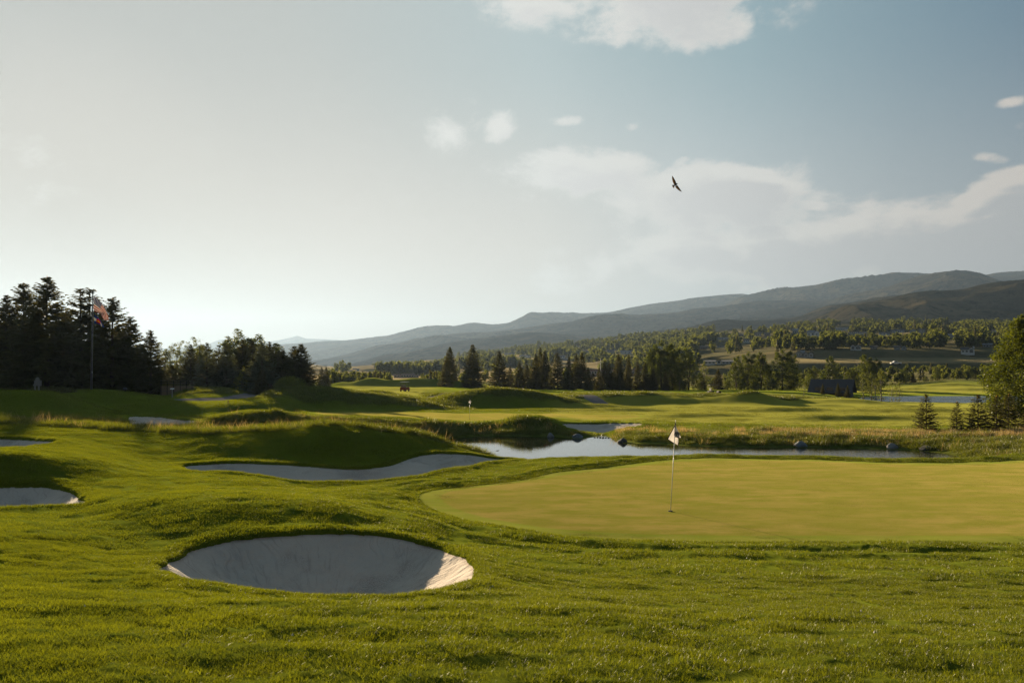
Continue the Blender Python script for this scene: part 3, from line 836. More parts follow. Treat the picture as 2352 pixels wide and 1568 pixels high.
def m_lake(t):
    P = pos(t)
    h = t.math('MULTIPLY', t.noise(P, 1.3, 5, 0.65), 0.22)
    b = t.node('ShaderNodeBump', in_Strength=1.0, in_Distance=1.0); t.put(b.inputs['Height'], h)
    p = t.node('ShaderNodeBsdfPrincipled'); p.inputs['Base Color'].default_value = (0.05, 0.085, 0.12, 1)
    p.inputs['Roughness'].default_value = 0.22; p.inputs['IOR'].default_value = 1.33; t.put(p.inputs['Normal'], b.outputs[0])
    return p


M_WATER = mat('pond_water', m_water); M_LAKE = mat('lake_water', m_lake)
pond = new_mesh('pond_water', [(-9, 37, -2.08), (45, 37, -2.08), (48, 62, -2.08), (30, 72, -2.08), (-9, 72, -2.08)], [(0, 1, 2, 3, 4)], M_WATER)
tag(pond, 'still pond mirroring the bright sky between the two greens', None, None, 'structure')
lake = new_mesh('lake_water', [(60, 158, -2.7), (230, 158, -2.7), (260, 214, -2.7), (72, 214, -2.7)], [(0, 1, 2, 3)], M_LAKE)
tag(lake, 'narrow band of blue lake behind the small spruces', None, None, 'structure')

# ------------------------------------------------------------------ foliage materials
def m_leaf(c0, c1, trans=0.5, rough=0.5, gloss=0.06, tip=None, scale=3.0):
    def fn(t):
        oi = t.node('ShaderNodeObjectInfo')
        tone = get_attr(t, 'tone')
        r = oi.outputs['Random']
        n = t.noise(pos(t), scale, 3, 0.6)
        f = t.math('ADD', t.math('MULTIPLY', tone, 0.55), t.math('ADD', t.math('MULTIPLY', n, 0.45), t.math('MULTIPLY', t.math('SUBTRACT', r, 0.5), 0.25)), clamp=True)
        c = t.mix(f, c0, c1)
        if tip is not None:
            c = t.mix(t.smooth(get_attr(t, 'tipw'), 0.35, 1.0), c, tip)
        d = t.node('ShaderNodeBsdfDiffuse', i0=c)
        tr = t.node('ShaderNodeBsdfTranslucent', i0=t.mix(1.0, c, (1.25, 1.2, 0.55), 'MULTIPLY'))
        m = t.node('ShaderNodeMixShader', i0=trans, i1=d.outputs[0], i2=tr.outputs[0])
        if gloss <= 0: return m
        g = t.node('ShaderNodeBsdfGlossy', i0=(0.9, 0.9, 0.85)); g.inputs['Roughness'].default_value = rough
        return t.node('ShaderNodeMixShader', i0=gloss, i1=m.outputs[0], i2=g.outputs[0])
    return fn


M_GRASS = mat('grass_blade', m_leaf((0.042, 0.060, 0.007), (0.186, 0.198, 0.010), 0.50, 0.40, 0.025, scale=1.3))
M_FAIR = mat('fairway_blade', m_leaf((0.085, 0.095, 0.010), (0.150, 0.145, 0.022), 0.45, 0.5, 0.02, scale=0.4))
def m_green_blade(t):
    c = green_tone(t, pos(t))
    c = t.mix(get_attr(t, 'tone'), t.mix(1.0, c, (0.8, 0.85, 0.8), 'MULTIPLY'), t.mix(1.0, c, (1.2, 1.15, 1.1), 'MULTIPLY'))
    d = t.node('ShaderNodeBsdfDiffuse', i0=c); tr = t.node('ShaderNodeBsdfTranslucent', i0=c)
    return t.node('ShaderNodeMixShader', i0=0.45, i1=d.outputs[0], i2=tr.outputs[0])


M_GREENB = mat('green_blade', m_green_blade)
M_WILD = mat('long_grass_blade', m_leaf((0.045, 0.060, 0.006), (0.15, 0.155, 0.018), 0.55, 0.4, 0.04, scale=1.0))
M_STRAW = mat('dry_grass_blade', m_leaf((0.24, 0.17, 0.10), (0.42, 0.29, 0.19), 0.5, 0.5, 0.03, scale=1.0))

# ------------------------------------------------------------------ grass: tufts laid over the ground
HIDE = bpy.data.collections.new('grass_tufts')


def blades(name, n, half, lmin, lmax, w, mt, lean=0.35, seg=2, seed=1, round_=False, curl=0.5, heads=0):
    """a patch of n separate blades, each a narrow tapering strip"""
    r = np.random.default_rng(seed)
    if round_:
        a = r.uniform(0, 2 * np.pi, n); q = half * np.sqrt(r.uniform(0, 1, n)); x = q * np.cos(a); y = q * np.sin(a)
    else:
        x = r.uniform(-half, half, n); y = r.uniform(-half, half, n)
    L = r.uniform(lmin, lmax, n); a = r.uniform(0, 2 * np.pi, n); ld = r.uniform(0, 2 * np.pi, n); le = r.uniform(0.05, lean, n) * 1.0
    ww = w * r.uniform(0.7, 1.3, n); tone = r.uniform(0, 1, n)
    dx, dy = np.cos(a), np.sin(a)
    V = []; F = []; T = []; TW = []
    for i in range(n):
        b = len(V); ox, oy = math.cos(ld[i]) * le[i], math.sin(ld[i]) * le[i]
        def at(t, wd):
            k = t + curl * t * t
            px_ = x[i] + ox * L[i] * k; py_ = y[i] + oy * L[i] * k; pz_ = L[i] * t * (1 - 0.25 * le[i] * t) - 0.01
            return (px_ - dx[i] * wd, py_ - dy[i] * wd, pz_), (px_ + dx[i] * wd, py_ + dy[i] * wd, pz_)
        V += at(0, ww[i] / 2); T += [tone[i]] * 2; TW += [0, 0]
        if seg == 2:
            V += at(0.55, ww[i] * 0.42); F.append((b, b + 1, b + 3, b + 2)); e = b + 2; T += [tone[i]] * 2; TW += [0.5, 0.5]
        else: e = b
        V.append(at(1.0, 0)[0]); T.append(tone[i]); TW.append(1)
        F.append((e, e + 1, len(V) - 1))
    me = bpy.data.meshes.new(name); me.from_pydata(V, [], F); me.materials.append(mt)
    for nm, d in (('tone', T), ('tipw', TW)):
        at_ = me.attributes.new(nm, 'FLOAT', 'POINT'); at_.data.foreach_set('value', np.array(d, dtype=np.float32))
    return bpy.data.objects.new(name, me)


def proto_set(name, objs):
    c = bpy.data.collections.new(name)
    for k, o in enumerate(objs):
        o.name = '%s_%02d' % (name, k); c.objects.link(o)
    return c


_gn_cache = {}


def gn_tree(coll):
    g = bpy.data.node_groups.new('scatter_' + coll.name, 'GeometryNodeTree')
    g.interface.new_socket('Geometry', in_out='INPUT', socket_type='NodeSocketGeometry')
    g.interface.new_socket('Geometry', in_out='OUTPUT', socket_type='NodeSocketGeometry')
    t = NT(g)
    gi = t.node('NodeGroupInput'); go = t.node('NodeGroupOutput')
    ci = t.node('GeometryNodeCollectionInfo'); ci.inputs['Collection'].default_value = coll
    ci.inputs['Separate Children'].default_value = True; ci.inputs['Reset Children'].default_value = True
    def na(nm, ty):
        n = t.node('GeometryNodeInputNamedAttribute', data_type=ty); n.inputs['Name'].default_value = nm
        return n.outputs['Attribute']
    ip = t.node('GeometryNodeInstanceOnPoints')
    t.l.new(gi.outputs[0], ip.inputs['Points']); t.l.new(ci.outputs[0], ip.inputs['Instance'])
    ip.inputs['Pick Instance'].default_value = True
    t.l.new(na('idx', 'INT'), ip.inputs['Instance Index'])
    t.l.new(na('rot', 'FLOAT_VECTOR'), ip.inputs['Rotation'])
    t.l.new(na('scl', 'FLOAT_VECTOR'), ip.inputs['Scale'])
    ri = t.node('GeometryNodeRotateInstances'); ri.inputs['Local Space'].default_value = True
    t.l.new(ip.outputs[0], ri.inputs[0]); t.l.new(na('spin', 'FLOAT_VECTOR'), ri.inputs['Rotation'])
    t.l.new(ri.outputs[0], go.inputs[0])
    return g


def scatter(name, coll, P, slope, scl, label, seed=0, kind='stuff'):
    r = np.random.default_rng(seed + 100)
    n = len(P)
    me = bpy.data.meshes.new(name); me.vertices.add(n); me.vertices.foreach_set('co', P.astype(np.float32).ravel())
    nrm = np.stack([-slope[:, 0], -slope[:, 1], np.ones(n)], 1); nrm /= np.linalg.norm(nrm, axis=1)[:, None]
    a = -np.arcsin(nrm[:, 1]); b = np.arctan2(nrm[:, 0], nrm[:, 2])
    def av(nm, d):
        at_ = me.attributes.new(nm, 'FLOAT_VECTOR', 'POINT'); at_.data.foreach_set('vector', d.astype(np.float32).ravel())
    av('rot', np.stack([a, b, np.zeros(n)], 1))
    av('spin', np.stack([np.zeros(n), np.zeros(n), r.uniform(0, 6.283, n)], 1))
    av('scl', scl)
    at_ = me.attributes.new('idx', 'INT', 'POINT'); at_.data.foreach_set('value', r.integers(0, len(coll.objects), n).astype(np.int32))
    o = bpy.data.objects.new(name, me); COL.objects.link(o)
    mod = o.modifiers.new('scatter', 'NODES'); mod.node_group = gn_tree(coll)
    tag(o, label, 'grass' if kind == 'stuff' else None, None, kind)
    return o


def slope_at(x, y, e):
    return np.stack([(hgt(x + e, y, H_lawn) - hgt(x - e, y, H_lawn)) / (2 * e), (hgt(x, y + e, H_lawn) - hgt(x, y - e, H_lawn)) / (2 * e)], 1)


def jgrid(d0, d1, step, u0=-260, u1=2640, jit=0.9, seed=0):
    """jittered grid of ground points between two distances, inside a wide fan"""
    r = np.random.default_rng(seed)
    w = max(abs(u0 - CU), abs(u1 - CU)) * K * d1
    gx, gy = np.meshgrid(np.arange(-w, w, step), np.arange(d0, d1, step))
    x = gx.ravel() + r.uniform(-.5, .5, gx.size) * step * jit; y = gy.ravel() + r.uniform(-.5, .5, gx.size) * step * jit
    u = x / (K * y) + CU
    m = (u > u0) & (u < u1) & (y > d0) & (y < d1)
    return x[m], y[m]


def facing(x, y, e=1.0, lim=0.06):
    """keep ground that can be seen from about the photograph's side of it: drops nothing that rises near a crest"""
    z = hgt(x, y, H_lawn)
    ok = np.ones(len(x), bool)
    for f in np.linspace(0.45, 0.985, 34):
        zz = hgt(x * f, y * f, H_lawn)
        # line of sight from 1.2 m above the camera
        los = (CAM_H + 1.2) + (z + 0.5 - CAM_H - 1.2) * f
        ok &= zz < los + 0.02
    return ok


FS = {k: v for k, v in (('area', smooth_area), ('wild', wild), ('fine', fine), ('dry', dry))}
# near lawn
N1 = proto_set('near_tuft', [blades('b', 760, 0.17, 0.022, 0.046, 0.0031, M_GRASS, 0.75, 2, s) for s in range(6)])
N1E = proto_set('edge_tuft', [blades('b', 34, 0.035, 0.026, 0.060, 0.0045, M_GRASS, 0.8, 2, 20 + s, True) for s in range(5)])
N2 = proto_set('mid_tuft', [blades('b', 640, 0.33, 0.030, 0.055, 0.0080, M_GRASS, 0.7, 1, 40 + s) for s in range(6)])
N2E = proto_set('mid_edge_tuft', [blades('b', 30, 0.07, 0.030, 0.060, 0.0095, M_GRASS, 0.7, 1, 50 + s, True) for s in range(5)])
N3 = proto_set('far_tuft', [blades('b', 620, 1.05, 0.040, 0.075, 0.026, M_GRASS, 0.7, 1, 60 + s) for s in range(5)])
N3F = proto_set('fairway_tuft', [blades('b', 620, 1.05, 0.018, 0.032, 0.028, M_FAIR, 0.7, 1, 70 + s) for s in range(5)])
N4 = proto_set('green_tuft', [blades('b', 1100, 0.42, 0.008, 0.014, 0.0085, M_GREENB, 0.8, 1, 80 + s) for s in range(5)])
W1 = proto_set('long_tuft', [blades('b', 200, 0.40, 0.12, 0.42, 0.012, M_WILD, 0.55, 2, 90 + s, True) for s in range(6)])
W2 = proto_set('mound_tuft', [blades('b', 260, 0.9, 0.10, 0.34, 0.030, M_WILD, 0.6, 2, 110 + s, True) for s in range(5)])
S1 = proto_set('straw_tuft', [blades('b', 55, 0.40, 0.15, 0.50, 0.009, M_STRAW, 0.45, 2, 120 + s, True) for s in range(5)])
S2 = proto_set('stalk_tuft', [blades('b', 14, 0.5, 0.45, 0.85, 0.010, M_STRAW, 0.5, 2, 130 + s, True) for s in range(5)])


def lay(name, coll, x, y, mask, label, e, seed, smin=0.85, smax=1.15, sz=None, zoff=0.0):
    x, y = x[mask], y[mask]
    r = np.random.default_rng(seed)
    s = r.uniform(smin, smax, len(x))
    zs = s if sz is None else s * sz[mask]
    z = hgt(x, y, H_lawn) + zoff
    P = np.stack([x, y, z], 1)
    vis = facing(x, y)
    P, s, zs = P[vis], s[vis], zs[vis]
    return scatter(name, coll, P, slope_at(P[:, 0], P[:, 1], e), np.stack([s, s, zs], 1), label, seed)


def vals(x, y): return {k: hgt(x, y, f) for k, f in FS.items()}


GR = 0
x, y = jgrid(1.6, 12.0, 0.25, -900, 3300, seed=1); q = vals(x, y)
hv = 0.9 + 0.32 * fbm(x / 0.7, y / 0.4, 3)
lay('lawn_grass', N1, x, y, q['area'] > 0.17, 'thick green lawn grass covering the foreground slope', 0.12, 1, sz=np.clip(hv, .5, 1.5))
x, y = jgrid(6.0, 12.6, 0.048, 100, 1500, seed=2); q = vals(x, y)
lay('bunker_edge_grass', N1E, x, y, (q['area'] > 0.0) & (q['area'] < 0.26), 'ragged green grass along the rim of the near bunker', 0.06, 2)
x, y = jgrid(11.8, 38.0, 0.52, seed=3); q = vals(x, y)
hv = 0.9 + 0.4 * fbm(x / 1.3, y / 0.8, 3)
lay('lawn_grass', N2, x, y, (q['area'] > 0.33) & (q['wild'] < 0.6), 'green lawn grass around the green and the long bunker', 0.25, 3, sz=np.clip(hv, .5, 1.5))
x, y = jgrid(12.4, 37.0, 0.10, seed=4); q = vals(x, y)
lay('green_edge_grass', N2E, x, y, (q['area'] > 0.0) & (q['area'] < 0.45), 'raised fringe of grass bordering the near putting green', 0.08, 4)
x, y = jgrid(36.5, 118.0, 1.55, -100, 2480, seed=5); q = vals(x, y)
lay('lawn_grass', N3, x, y, (q['area'] > 0.7) & (q['wild'] < 0.5) & (q['fine'] < 0.5), 'mown rough on the middle distance mounds', 0.8, 5)
lay('fairway_grass', N3F, x, y, (q['area'] > 0.7) & (q['wild'] < 0.5) & (q['fine'] >= 0.5), 'short fairway grass beyond the pond', 0.8, 6)
x, y = jgrid(16.0, 36.0, 0.68, seed=7)
sg = hgt(x, y, sg1)
GB_OK = sg < -0.35
xg, yg = x[GB_OK], y[GB_OK]
P = np.stack([xg, yg, hgt(xg, yg, H) - 0.010], 1)
scatter('green_turf', N4, P, np.zeros((len(P), 2)), np.ones((len(P), 3)), 'closely cut turf of the near putting green', 7)
# long grass
x, y = jgrid(35.5, 70.0, 0.50, -260, 2640, seed=8); q = vals(x, y)
cl = fbm(x / 2.0, y / 2.0, 3)
lay('long_grass', W1, x, y, (q['wild'] > 0.45) & (q['area'] > 0.25) & (hgt(x, y, H_lawn) > -2.0), 'long green grass on the pond banks and mound crests', 0.3, 8, 0.6, 1.2, sz=np.clip(0.85 + 0.6 * cl, .3, 1.6), zoff=-0.02)
x, y = jgrid(70.0, 150.0, 1.05, 380, 2200, seed=9); q = vals(x, y)
cl = fbm(x / 4.0, y / 4.0, 3)
lay('long_grass', W2, x, y, (q['wild'] > 0.45) & (q['area'] > 0.4) & (cl > -0.45), 'tussocky long grass on the mounds behind the second green', 0.6, 9, 0.7, 1.3, sz=np.clip(0.85 + 0.9 * cl, .3, 1.8), zoff=-0.02)
# pinkish dry grass and seed stalks by the pond
x, y = jgrid(55.0, 72.0, 0.42, 1260, 2640, seed=10); q = vals(x, y); u = x / (K * y) + CU
lp = hgt(x, y, Lp); cl = fbm(x / 2.2, y / 1.2, 3)
band = ((lp > 12.92) & (lp < 13.40) & (cl > 0.38 - 0.42 * sstep(1650, 1950, u) + 0.3 * (u < 1415)) & (q['area'] > .4)) & ((u > 1415) | ((u > 1290) & (u < 1330)))
lay('dry_grass', S1, x, y, band, 'pinkish dry grass standing on the far bank of the pond', 0.3, 10, 0.7, 1.2)
x, y = jgrid(36.0, 72.0, 1.2, -100, 2480, seed=11); q = vals(x, y)
lay('seed_stalks', S2, x, y, (q['wild'] > 0.5) & (fbm(x / 3, y / 3, 2) > 0.0) & (hgt(x, y, H_lawn) > -2.05), 'thin pale seed stalks rising out of the long grass', 0.3, 11, 0.6, 1.1)

# ------------------------------------------------------------------ hills beyond the valley
def m_hill(t):
    P = pos(t)
    n1 = t.noise(P, 0.0022, 6, 0.6)
    n2 = t.noise(P, 0.03, 5, 0.72)
    n3 = t.noise(P, 0.009, 6, 0.65)
    c = t.mix(t.smooth(n1, 0.35, 0.65), (0.052, 0.045, 0.028), (0.130, 0.104, 0.060))
    c = t.mix(t.smooth(n2, 0.50, 0.66, 0.0, 0.85), c, (0.016, 0.021, 0.013))
    c = t.mix(t.smooth(n3, 0.48, 0.62, 0.0, 0.6), c, (0.028, 0.031, 0.021))
    b = t.node('ShaderNodeBump', in_Strength=1.0, in_Distance=6.0); t.put(b.inputs['Height'], n2)
    d = t.node('ShaderNodeBsdfDiffuse', i0=c, i1=1.0); t.put(d.inputs['Normal'], b.outputs[0])
    return d


M_HILL = mat('sagebrush_hillside', m_hill)


def ridge(crest, Dc, Df, vf, spur, seed, label, back=0.35, rows=64, cols=420, grain=1.0, tilt=0.0):
    """one ridge: a slope from its foot up to the crest and down the far side. crest = (u, v) along the skyline"""
    us = np.linspace(crest[0][0], crest[-1][0], cols)
    cv = pchip([c[0] for c in crest], [c[1] for c in crest], us)
    t = np.concatenate([np.linspace(0, 1, rows), 1 + np.linspace(0, 1, 10)[1:] * back])
    T, U = np.meshgrid(t, us, indexing='ij')
    cD = Dc * (1 + tilt * (U - us.mean()) / (us[-1] - us[0]))
    fD = Df * (1 + tilt * (U - us.mean()) / (us[-1] - us[0]))
    D = fD + (cD - fD) * T
    X = (U - CU) * K * D
    zc = CAM_H - (cv[None, :] - CV) * K * cD
    fv = pchip([c[0] for c in vf], [c[1] for c in vf], us)[None, :]
    zf = np.minimum(CAM_H - (fv - CV) * K * fD, zc - 5)
    tt = np.clip(T, 0, 1)
    prof = 0.62 * tt + 0.38 * np.sin(tt * np.pi / 2) ** 1.5
    Z = zf + (zc - zf) * prof - (np.clip(T - 1, 0, None) / back) ** 1.3 * (zc - zf) * 0.8
    s = Dc / 7.0
    n = 0
    wx, wy = X + 0.25 * s * perlin(X / s + seed, D / s), D
    for o, a in ((1, 1.0), (2, .60), (4, .16), (8, .06), (16, .02)):
        q = perlin((wx * 1.0 + wy * 0.35) / s * o + seed * 3.1, (wy * 0.55 - wx * .1) / s * o + seed)
        n = n + a * (1 - 2 * np.abs(q) if o > 1 else q)
    env = np.sin(np.clip(T, 0, 1.0) * np.pi) ** 0.8 * 1.0
    Z = Z + 1.35 * spur * (zc - zf) * n * env * (T <= 1)
    Z = Z + grain * Dc * 0.0004 * fbm(X / (Dc * .006), D / (Dc * .006), 3) * (T > 0.02)
    V = np.stack([X.ravel(), D.ravel(), Z.ravel()], 1)
    o = new_mesh('hills', V, grid_faces(len(t), cols), M_HILL, smooth=True)
    tag(o, label, None, None, 'structure')
    return o, (X, D, Z)


ridge([(-600, 815), (200, 808), (380, 800), (470, 791), (510, 779.5), (560, 776), (612, 784), (640, 781), (657, 777), (674, 773.5), (682, 771), (692, 774), (705, 777.5), (735, 778.5), (766, 780), (800, 783), (900, 790), (1200, 800)],
      14000, 12000, [(-600, 850), (1200, 850)], 0.05, 1, 'faint pointed peak on the horizon above the gap in the trees', grain=.3)
ridge([(440, 812), (560, 798), (612, 793), (647, 791), (693, 788), (743, 783), (793, 782), (830, 777), (880, 772), (930, 763), (973, 754.5), (1026, 755), (1080, 754), (1126, 753), (1166, 748), (1196, 736.5), (1221, 728), (1263, 722), (1326, 719), (1390, 718),
       (1440, 708), (1494, 698), (1572, 688), (1603, 683), (1650, 678), (1703, 674.6), (1735, 679), (1850, 688), (2000, 690), (2300, 690)], 7500, 5200, [(440, 850), (2300, 800)], 0.16, 2, 'long hazy skyline ridge climbing to the right', grain=.5)
ridge([(1560, 760), (1600, 730), (1670, 698), (1699, 684.4), (1738, 678), (1797, 672), (1865, 667), (1892, 661.5), (1930, 655), (1971, 648), (2000, 639), (2039, 632), (2068, 627), (2098, 627), (2127, 629), (2145, 631), (2200, 640), (2290, 655)],
      6200, 4300, [(1560, 800), (2290, 760)], 0.14, 3, 'high rounded hill left of the darker dome on the skyline')
ridge([(2200, 650), (2240, 636), (2265, 631), (2293, 626), (2322, 623.5), (2352, 622), (2500, 618), (3000, 612)], 6600, 5000, [(2200, 740), (3000, 740)], 0.10, 4, 'last piece of skyline hill at the right edge of the view')
ridge([(1700, 730), (1800, 712), (1892, 695), (1960, 676), (2040, 660), (2100, 640), (2145, 631), (2172, 628), (2205, 626), (2244, 629), (2291, 643), (2352, 655), (2600, 680)], 4600, 3200, [(1700, 790), (2600, 740)], 0.15, 5, 'dark domed hill high on the right skyline')
ridge([(560, 840), (660, 834), (725, 827), (804, 813), (868, 795), (943, 783), (1042, 768), (1105, 764), (1176, 757), (1260, 745), (1326, 737), (1401, 725), (1476, 722), (1553, 717), (1592, 709), (1650, 704), (1700, 697), (1760, 690), (1900, 690), (2100, 700)],
      4800, 3500, [(560, 850), (1300, 815), (2100, 770)], 0.17, 6, 'middle ridge of brushy slopes below the skyline')
ridge([(600, 850), (700, 847), (760, 843), (817, 835), (880, 818), (943, 808), (1017, 790), (1105, 776), (1176, 768), (1226, 763), (1290, 767), (1351, 772), (1420, 770), (1500, 764), (1564, 755), (1640, 745), (1750, 740), (1900, 730)],
      3500, 2700, [(600, 853), (1000, 830), (1300, 805), (1900, 770)], 0.18, 7, 'brush covered lower ridge behind the spruce row')
ridge([(1250, 800), (1350, 788), (1435, 780), (1514, 766), (1572, 761), (1611, 752), (1641, 742), (1670, 738), (1709, 742), (1740, 741), (1807, 736), (1846, 725), (1892, 706), (1971, 692), (2029, 682), (2088, 676), (2200, 672), (2400, 670)],
      2700, 2050, [(1250, 815), (1500, 790), (1800, 765), (2400, 760)], 0.16, 8, 'nearer ridge with sunlit tan crest above the village')
ridge([(1680, 772), (1760, 766), (1830, 752), (1892, 732), (1932, 714), (1971, 702), (2010, 694), (2050, 686), (2088, 678), (2147, 669), (2205, 665), (2244, 657), (2303, 646), (2352, 642), (2600, 630), (3040, 615)],
      1950, 1350, [(1680, 775), (1900, 762), (2352, 762), (3040, 760)], 0.15, 9, 'large dark hillside rising behind the village at right', cols=520, rows=90)


# a wide plain under everything, so that no edge of the ground sheet shows
base = new_mesh('valley_floor', [(-16000, -400, -30), (16000, -400, -30), (16000, 15500, -30), (-16000, 15500, -30)], [(0, 1, 2, 3)], M_HILL)
tag(base, 'flat valley floor under the hills', None, None, 'structure')
near_floor = new_mesh('valley_floor', [(-900, -380, 0.2), (900, -380, 0.2), (900, -55, 0.2), (-900, -55, 0.2)], [(0, 1, 2, 3)], M_LAWN)
tag(near_floor, 'level lawn behind the viewer', None, None, 'structure')

# ------------------------------------------------------------------ air
def build_haze():
    mb = MB(); mb.box((0, 7300, 498), (31000, 15300, 1060))
    m = bpy.data.materials.new('haze_air'); m.use_nodes = True
    t = NT(m.node_tree); t.n.clear()
    out = t.node('ShaderNodeOutputMaterial')
    v = t.node('ShaderNodeVolumePrincipled')
    v.inputs['Color'].default_value = (0.225, 0.315, 0.46, 1); v.inputs['Density'].default_value = HAZE_DENSITY
    v.inputs['Anisotropy'].default_value = HAZE_G
    t.l.new(v.outputs[0], out.inputs['Volume'])
    o = mb.build('haze', m)
    tag(o, 'thin evening haze filling the valley', 'haze', None, 'stuff')


HAZE_DENSITY = 7.0e-5
HAZE_G = 0.42
build_haze()

# ------------------------------------------------------------------ trees
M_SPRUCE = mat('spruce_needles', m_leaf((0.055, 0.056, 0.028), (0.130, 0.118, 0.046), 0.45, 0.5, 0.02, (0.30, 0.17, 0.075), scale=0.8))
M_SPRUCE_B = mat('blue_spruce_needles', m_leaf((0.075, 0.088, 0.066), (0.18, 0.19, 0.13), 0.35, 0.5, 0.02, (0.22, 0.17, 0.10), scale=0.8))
M_COTTON = mat('cottonwood_leaves', m_leaf((0.040, 0.056, 0.007), (0.130, 0.145, 0.014), 0.5, 0.35, 0.06, scale=0.6))
M_BIRCH = mat('pale_leaves', m_leaf((0.075, 0.095, 0.022), (0.185, 0.190, 0.050), 0.5, 0.4, 0.05, scale=0.6))
M_YELLOW = mat('yellow_leaves', m_leaf((0.13, 0.14, 0.018), (0.27, 0.25, 0.035), 0.5, 0.4, 0.04, scale=0.8))
M_BUSH = mat('bush_leaves', m_leaf((0.085, 0.10, 0.012), (0.22, 0.22, 0.025), 0.55, 0.4, 0.04, scale=0.8))
M_PURPLE = mat('purple_leaves', m_leaf((0.06, 0.02, 0.02), (0.13, 0.05, 0.04), 0.5, 0.4, 0.04, scale=0.8))
M_FARLEAF = mat('far_leaves', m_leaf((0.060, 0.074, 0.022), (0.160, 0.168, 0.052), 0.5, 0.5, 0.0, scale=0.02))
M_BARK = plain('bark', (0.085, 0.062, 0.045), 0.9, 0, 0.25, 3, 0.5, 12)
M_BARK_P = plain('pale_bark', (0.22, 0.19, 0.15), 0.85, 0, 0.2, 3, 0.4, 12)


class Leaves:
    def __init__(self): self.v = []; self.t = []; self.w = []; self.nq = 0
    def quad(self, a, b, c, d, tone, w0=0.0, w1=0.0):
        self.v += [a, b, c, d]; self.t += [tone] * 4; self.w += [w0, w0, w1, w1]; self.nq += 1
    def build(self, name, mt, parent=None, link=True):
        F = np.arange(self.nq * 4, dtype=np.int32).reshape(-1, 4)
        o = new_mesh(name, np.array(self.v), F, mt, parent, link=link)
        attr(o, 'tone', self.t); attr(o, 'tipw', self.w)
        return o


def spruce(seed, h=10.0, wid=0.21, whorls=30, per=9, sparse=0.0, blue=False, link=True, twig=1.1, power=0.78, bottom=0.03):
    """tiers of drooping boughs round a straight trunk, each bough feathered with side sprays"""
    r = random.Random(seed)
    root = empty('spruce_tree', (0, 0, 0)) if link else None
    tr = MB().tube([(0, 0, -0.4), (0.02, 0, h * .4), (0, 0.03, h * .98)], [h * .017, h * .011, 0.012], 7)
    L = Leaves()
    R0 = h * wid * 1.55
    z = h * bottom
    k = 0
    lump = [r.uniform(0.82, 1.12) for _ in range(12)]
    while z < h * 0.985:
        f = z / h
        Rz = R0 * (1 - f) ** power * (1.0 if f > 0.12 else 0.80 + 1.6 * f) + 0.10
        nb = max(4, int(per * (0.55 + 0.6 * (1 - f))))
        a0 = r.uniform(0, 6.28)
        for b in range(nb):
            if r.random() < sparse: continue
            a = a0 + 6.283 * b / nb + r.uniform(-.25, .25)
            ln = Rz * r.uniform(0.72, 1.12) * lump[int((a % 6.283) / 6.284 * 12)]
            zb = z + r.uniform(-.05, .05) * h * .5
            droop = (0.35 - 0.75 * f) * r.uniform(0.7, 1.3)
            ca, sa = math.cos(a), math.sin(a)
            ns = max(3, int(4 + 7 * (1 - f)))
            for s in range(ns):
                t = (s + 0.6) / ns
                if t < 0.18 and f < 0.8: continue
                rad = ln * t
                zz = zb - droop * ln * t + 0.28 * ln * t * t + r.uniform(-.05, .05)
                bx, by = ca * rad, sa * rad
                sl = (0.36 * ln * (1.15 - t) + 0.10 * h * .1) * r.uniform(.8, 1.2) * twig
                wd = (0.045 + 0.008 * h) * (0.85 + 0.3 * r.random()) * twig * (1.0 - .35 * f)
                tone = r.random() * 0.6 + 0.4 * t
                for sgn in (-1, 1, 0):
                    da = a + sgn * r.uniform(0.6, 1.0)
                    l2 = sl if sgn else sl * .8
                    ex = bx + math.cos(da) * l2; ey = by + math.sin(da) * l2; ez = zz - r.uniform(0.05, 0.28) * l2 + (0.10 if sgn == 0 else 0) * l2
                    px_, py_ = -math.sin(da) * wd, math.cos(da) * wd
                    tw = r.uniform(-.7, .7) * wd
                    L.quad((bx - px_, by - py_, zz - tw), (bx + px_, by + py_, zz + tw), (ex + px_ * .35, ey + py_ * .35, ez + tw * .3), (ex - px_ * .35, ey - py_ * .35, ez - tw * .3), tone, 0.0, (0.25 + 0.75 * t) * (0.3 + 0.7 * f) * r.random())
                # hanging sprays
                if r.random() < 0.7:
                    hx = wd * 1.2
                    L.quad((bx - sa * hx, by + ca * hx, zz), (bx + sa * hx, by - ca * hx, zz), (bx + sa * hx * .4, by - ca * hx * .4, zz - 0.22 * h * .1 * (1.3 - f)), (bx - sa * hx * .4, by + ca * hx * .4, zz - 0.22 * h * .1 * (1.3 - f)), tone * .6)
        z += h / whorls * (0.75 + 0.5 * (1 - f)) * r.uniform(.85, 1.15)
        k += 1
    # leader
    for q in range(6):
        a = q * 1.05
        L.quad((0, 0, h * .93), (math.cos(a) * .06, math.sin(a) * .06, h * .93), (math.cos(a) * .02, math.sin(a) * .02, h * 1.01), (0, 0, h * 1.01), .8, .5, 1)
    tk = tr.build('trunk', M_BARK, root, True)
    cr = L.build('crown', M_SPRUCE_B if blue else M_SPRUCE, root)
    return root


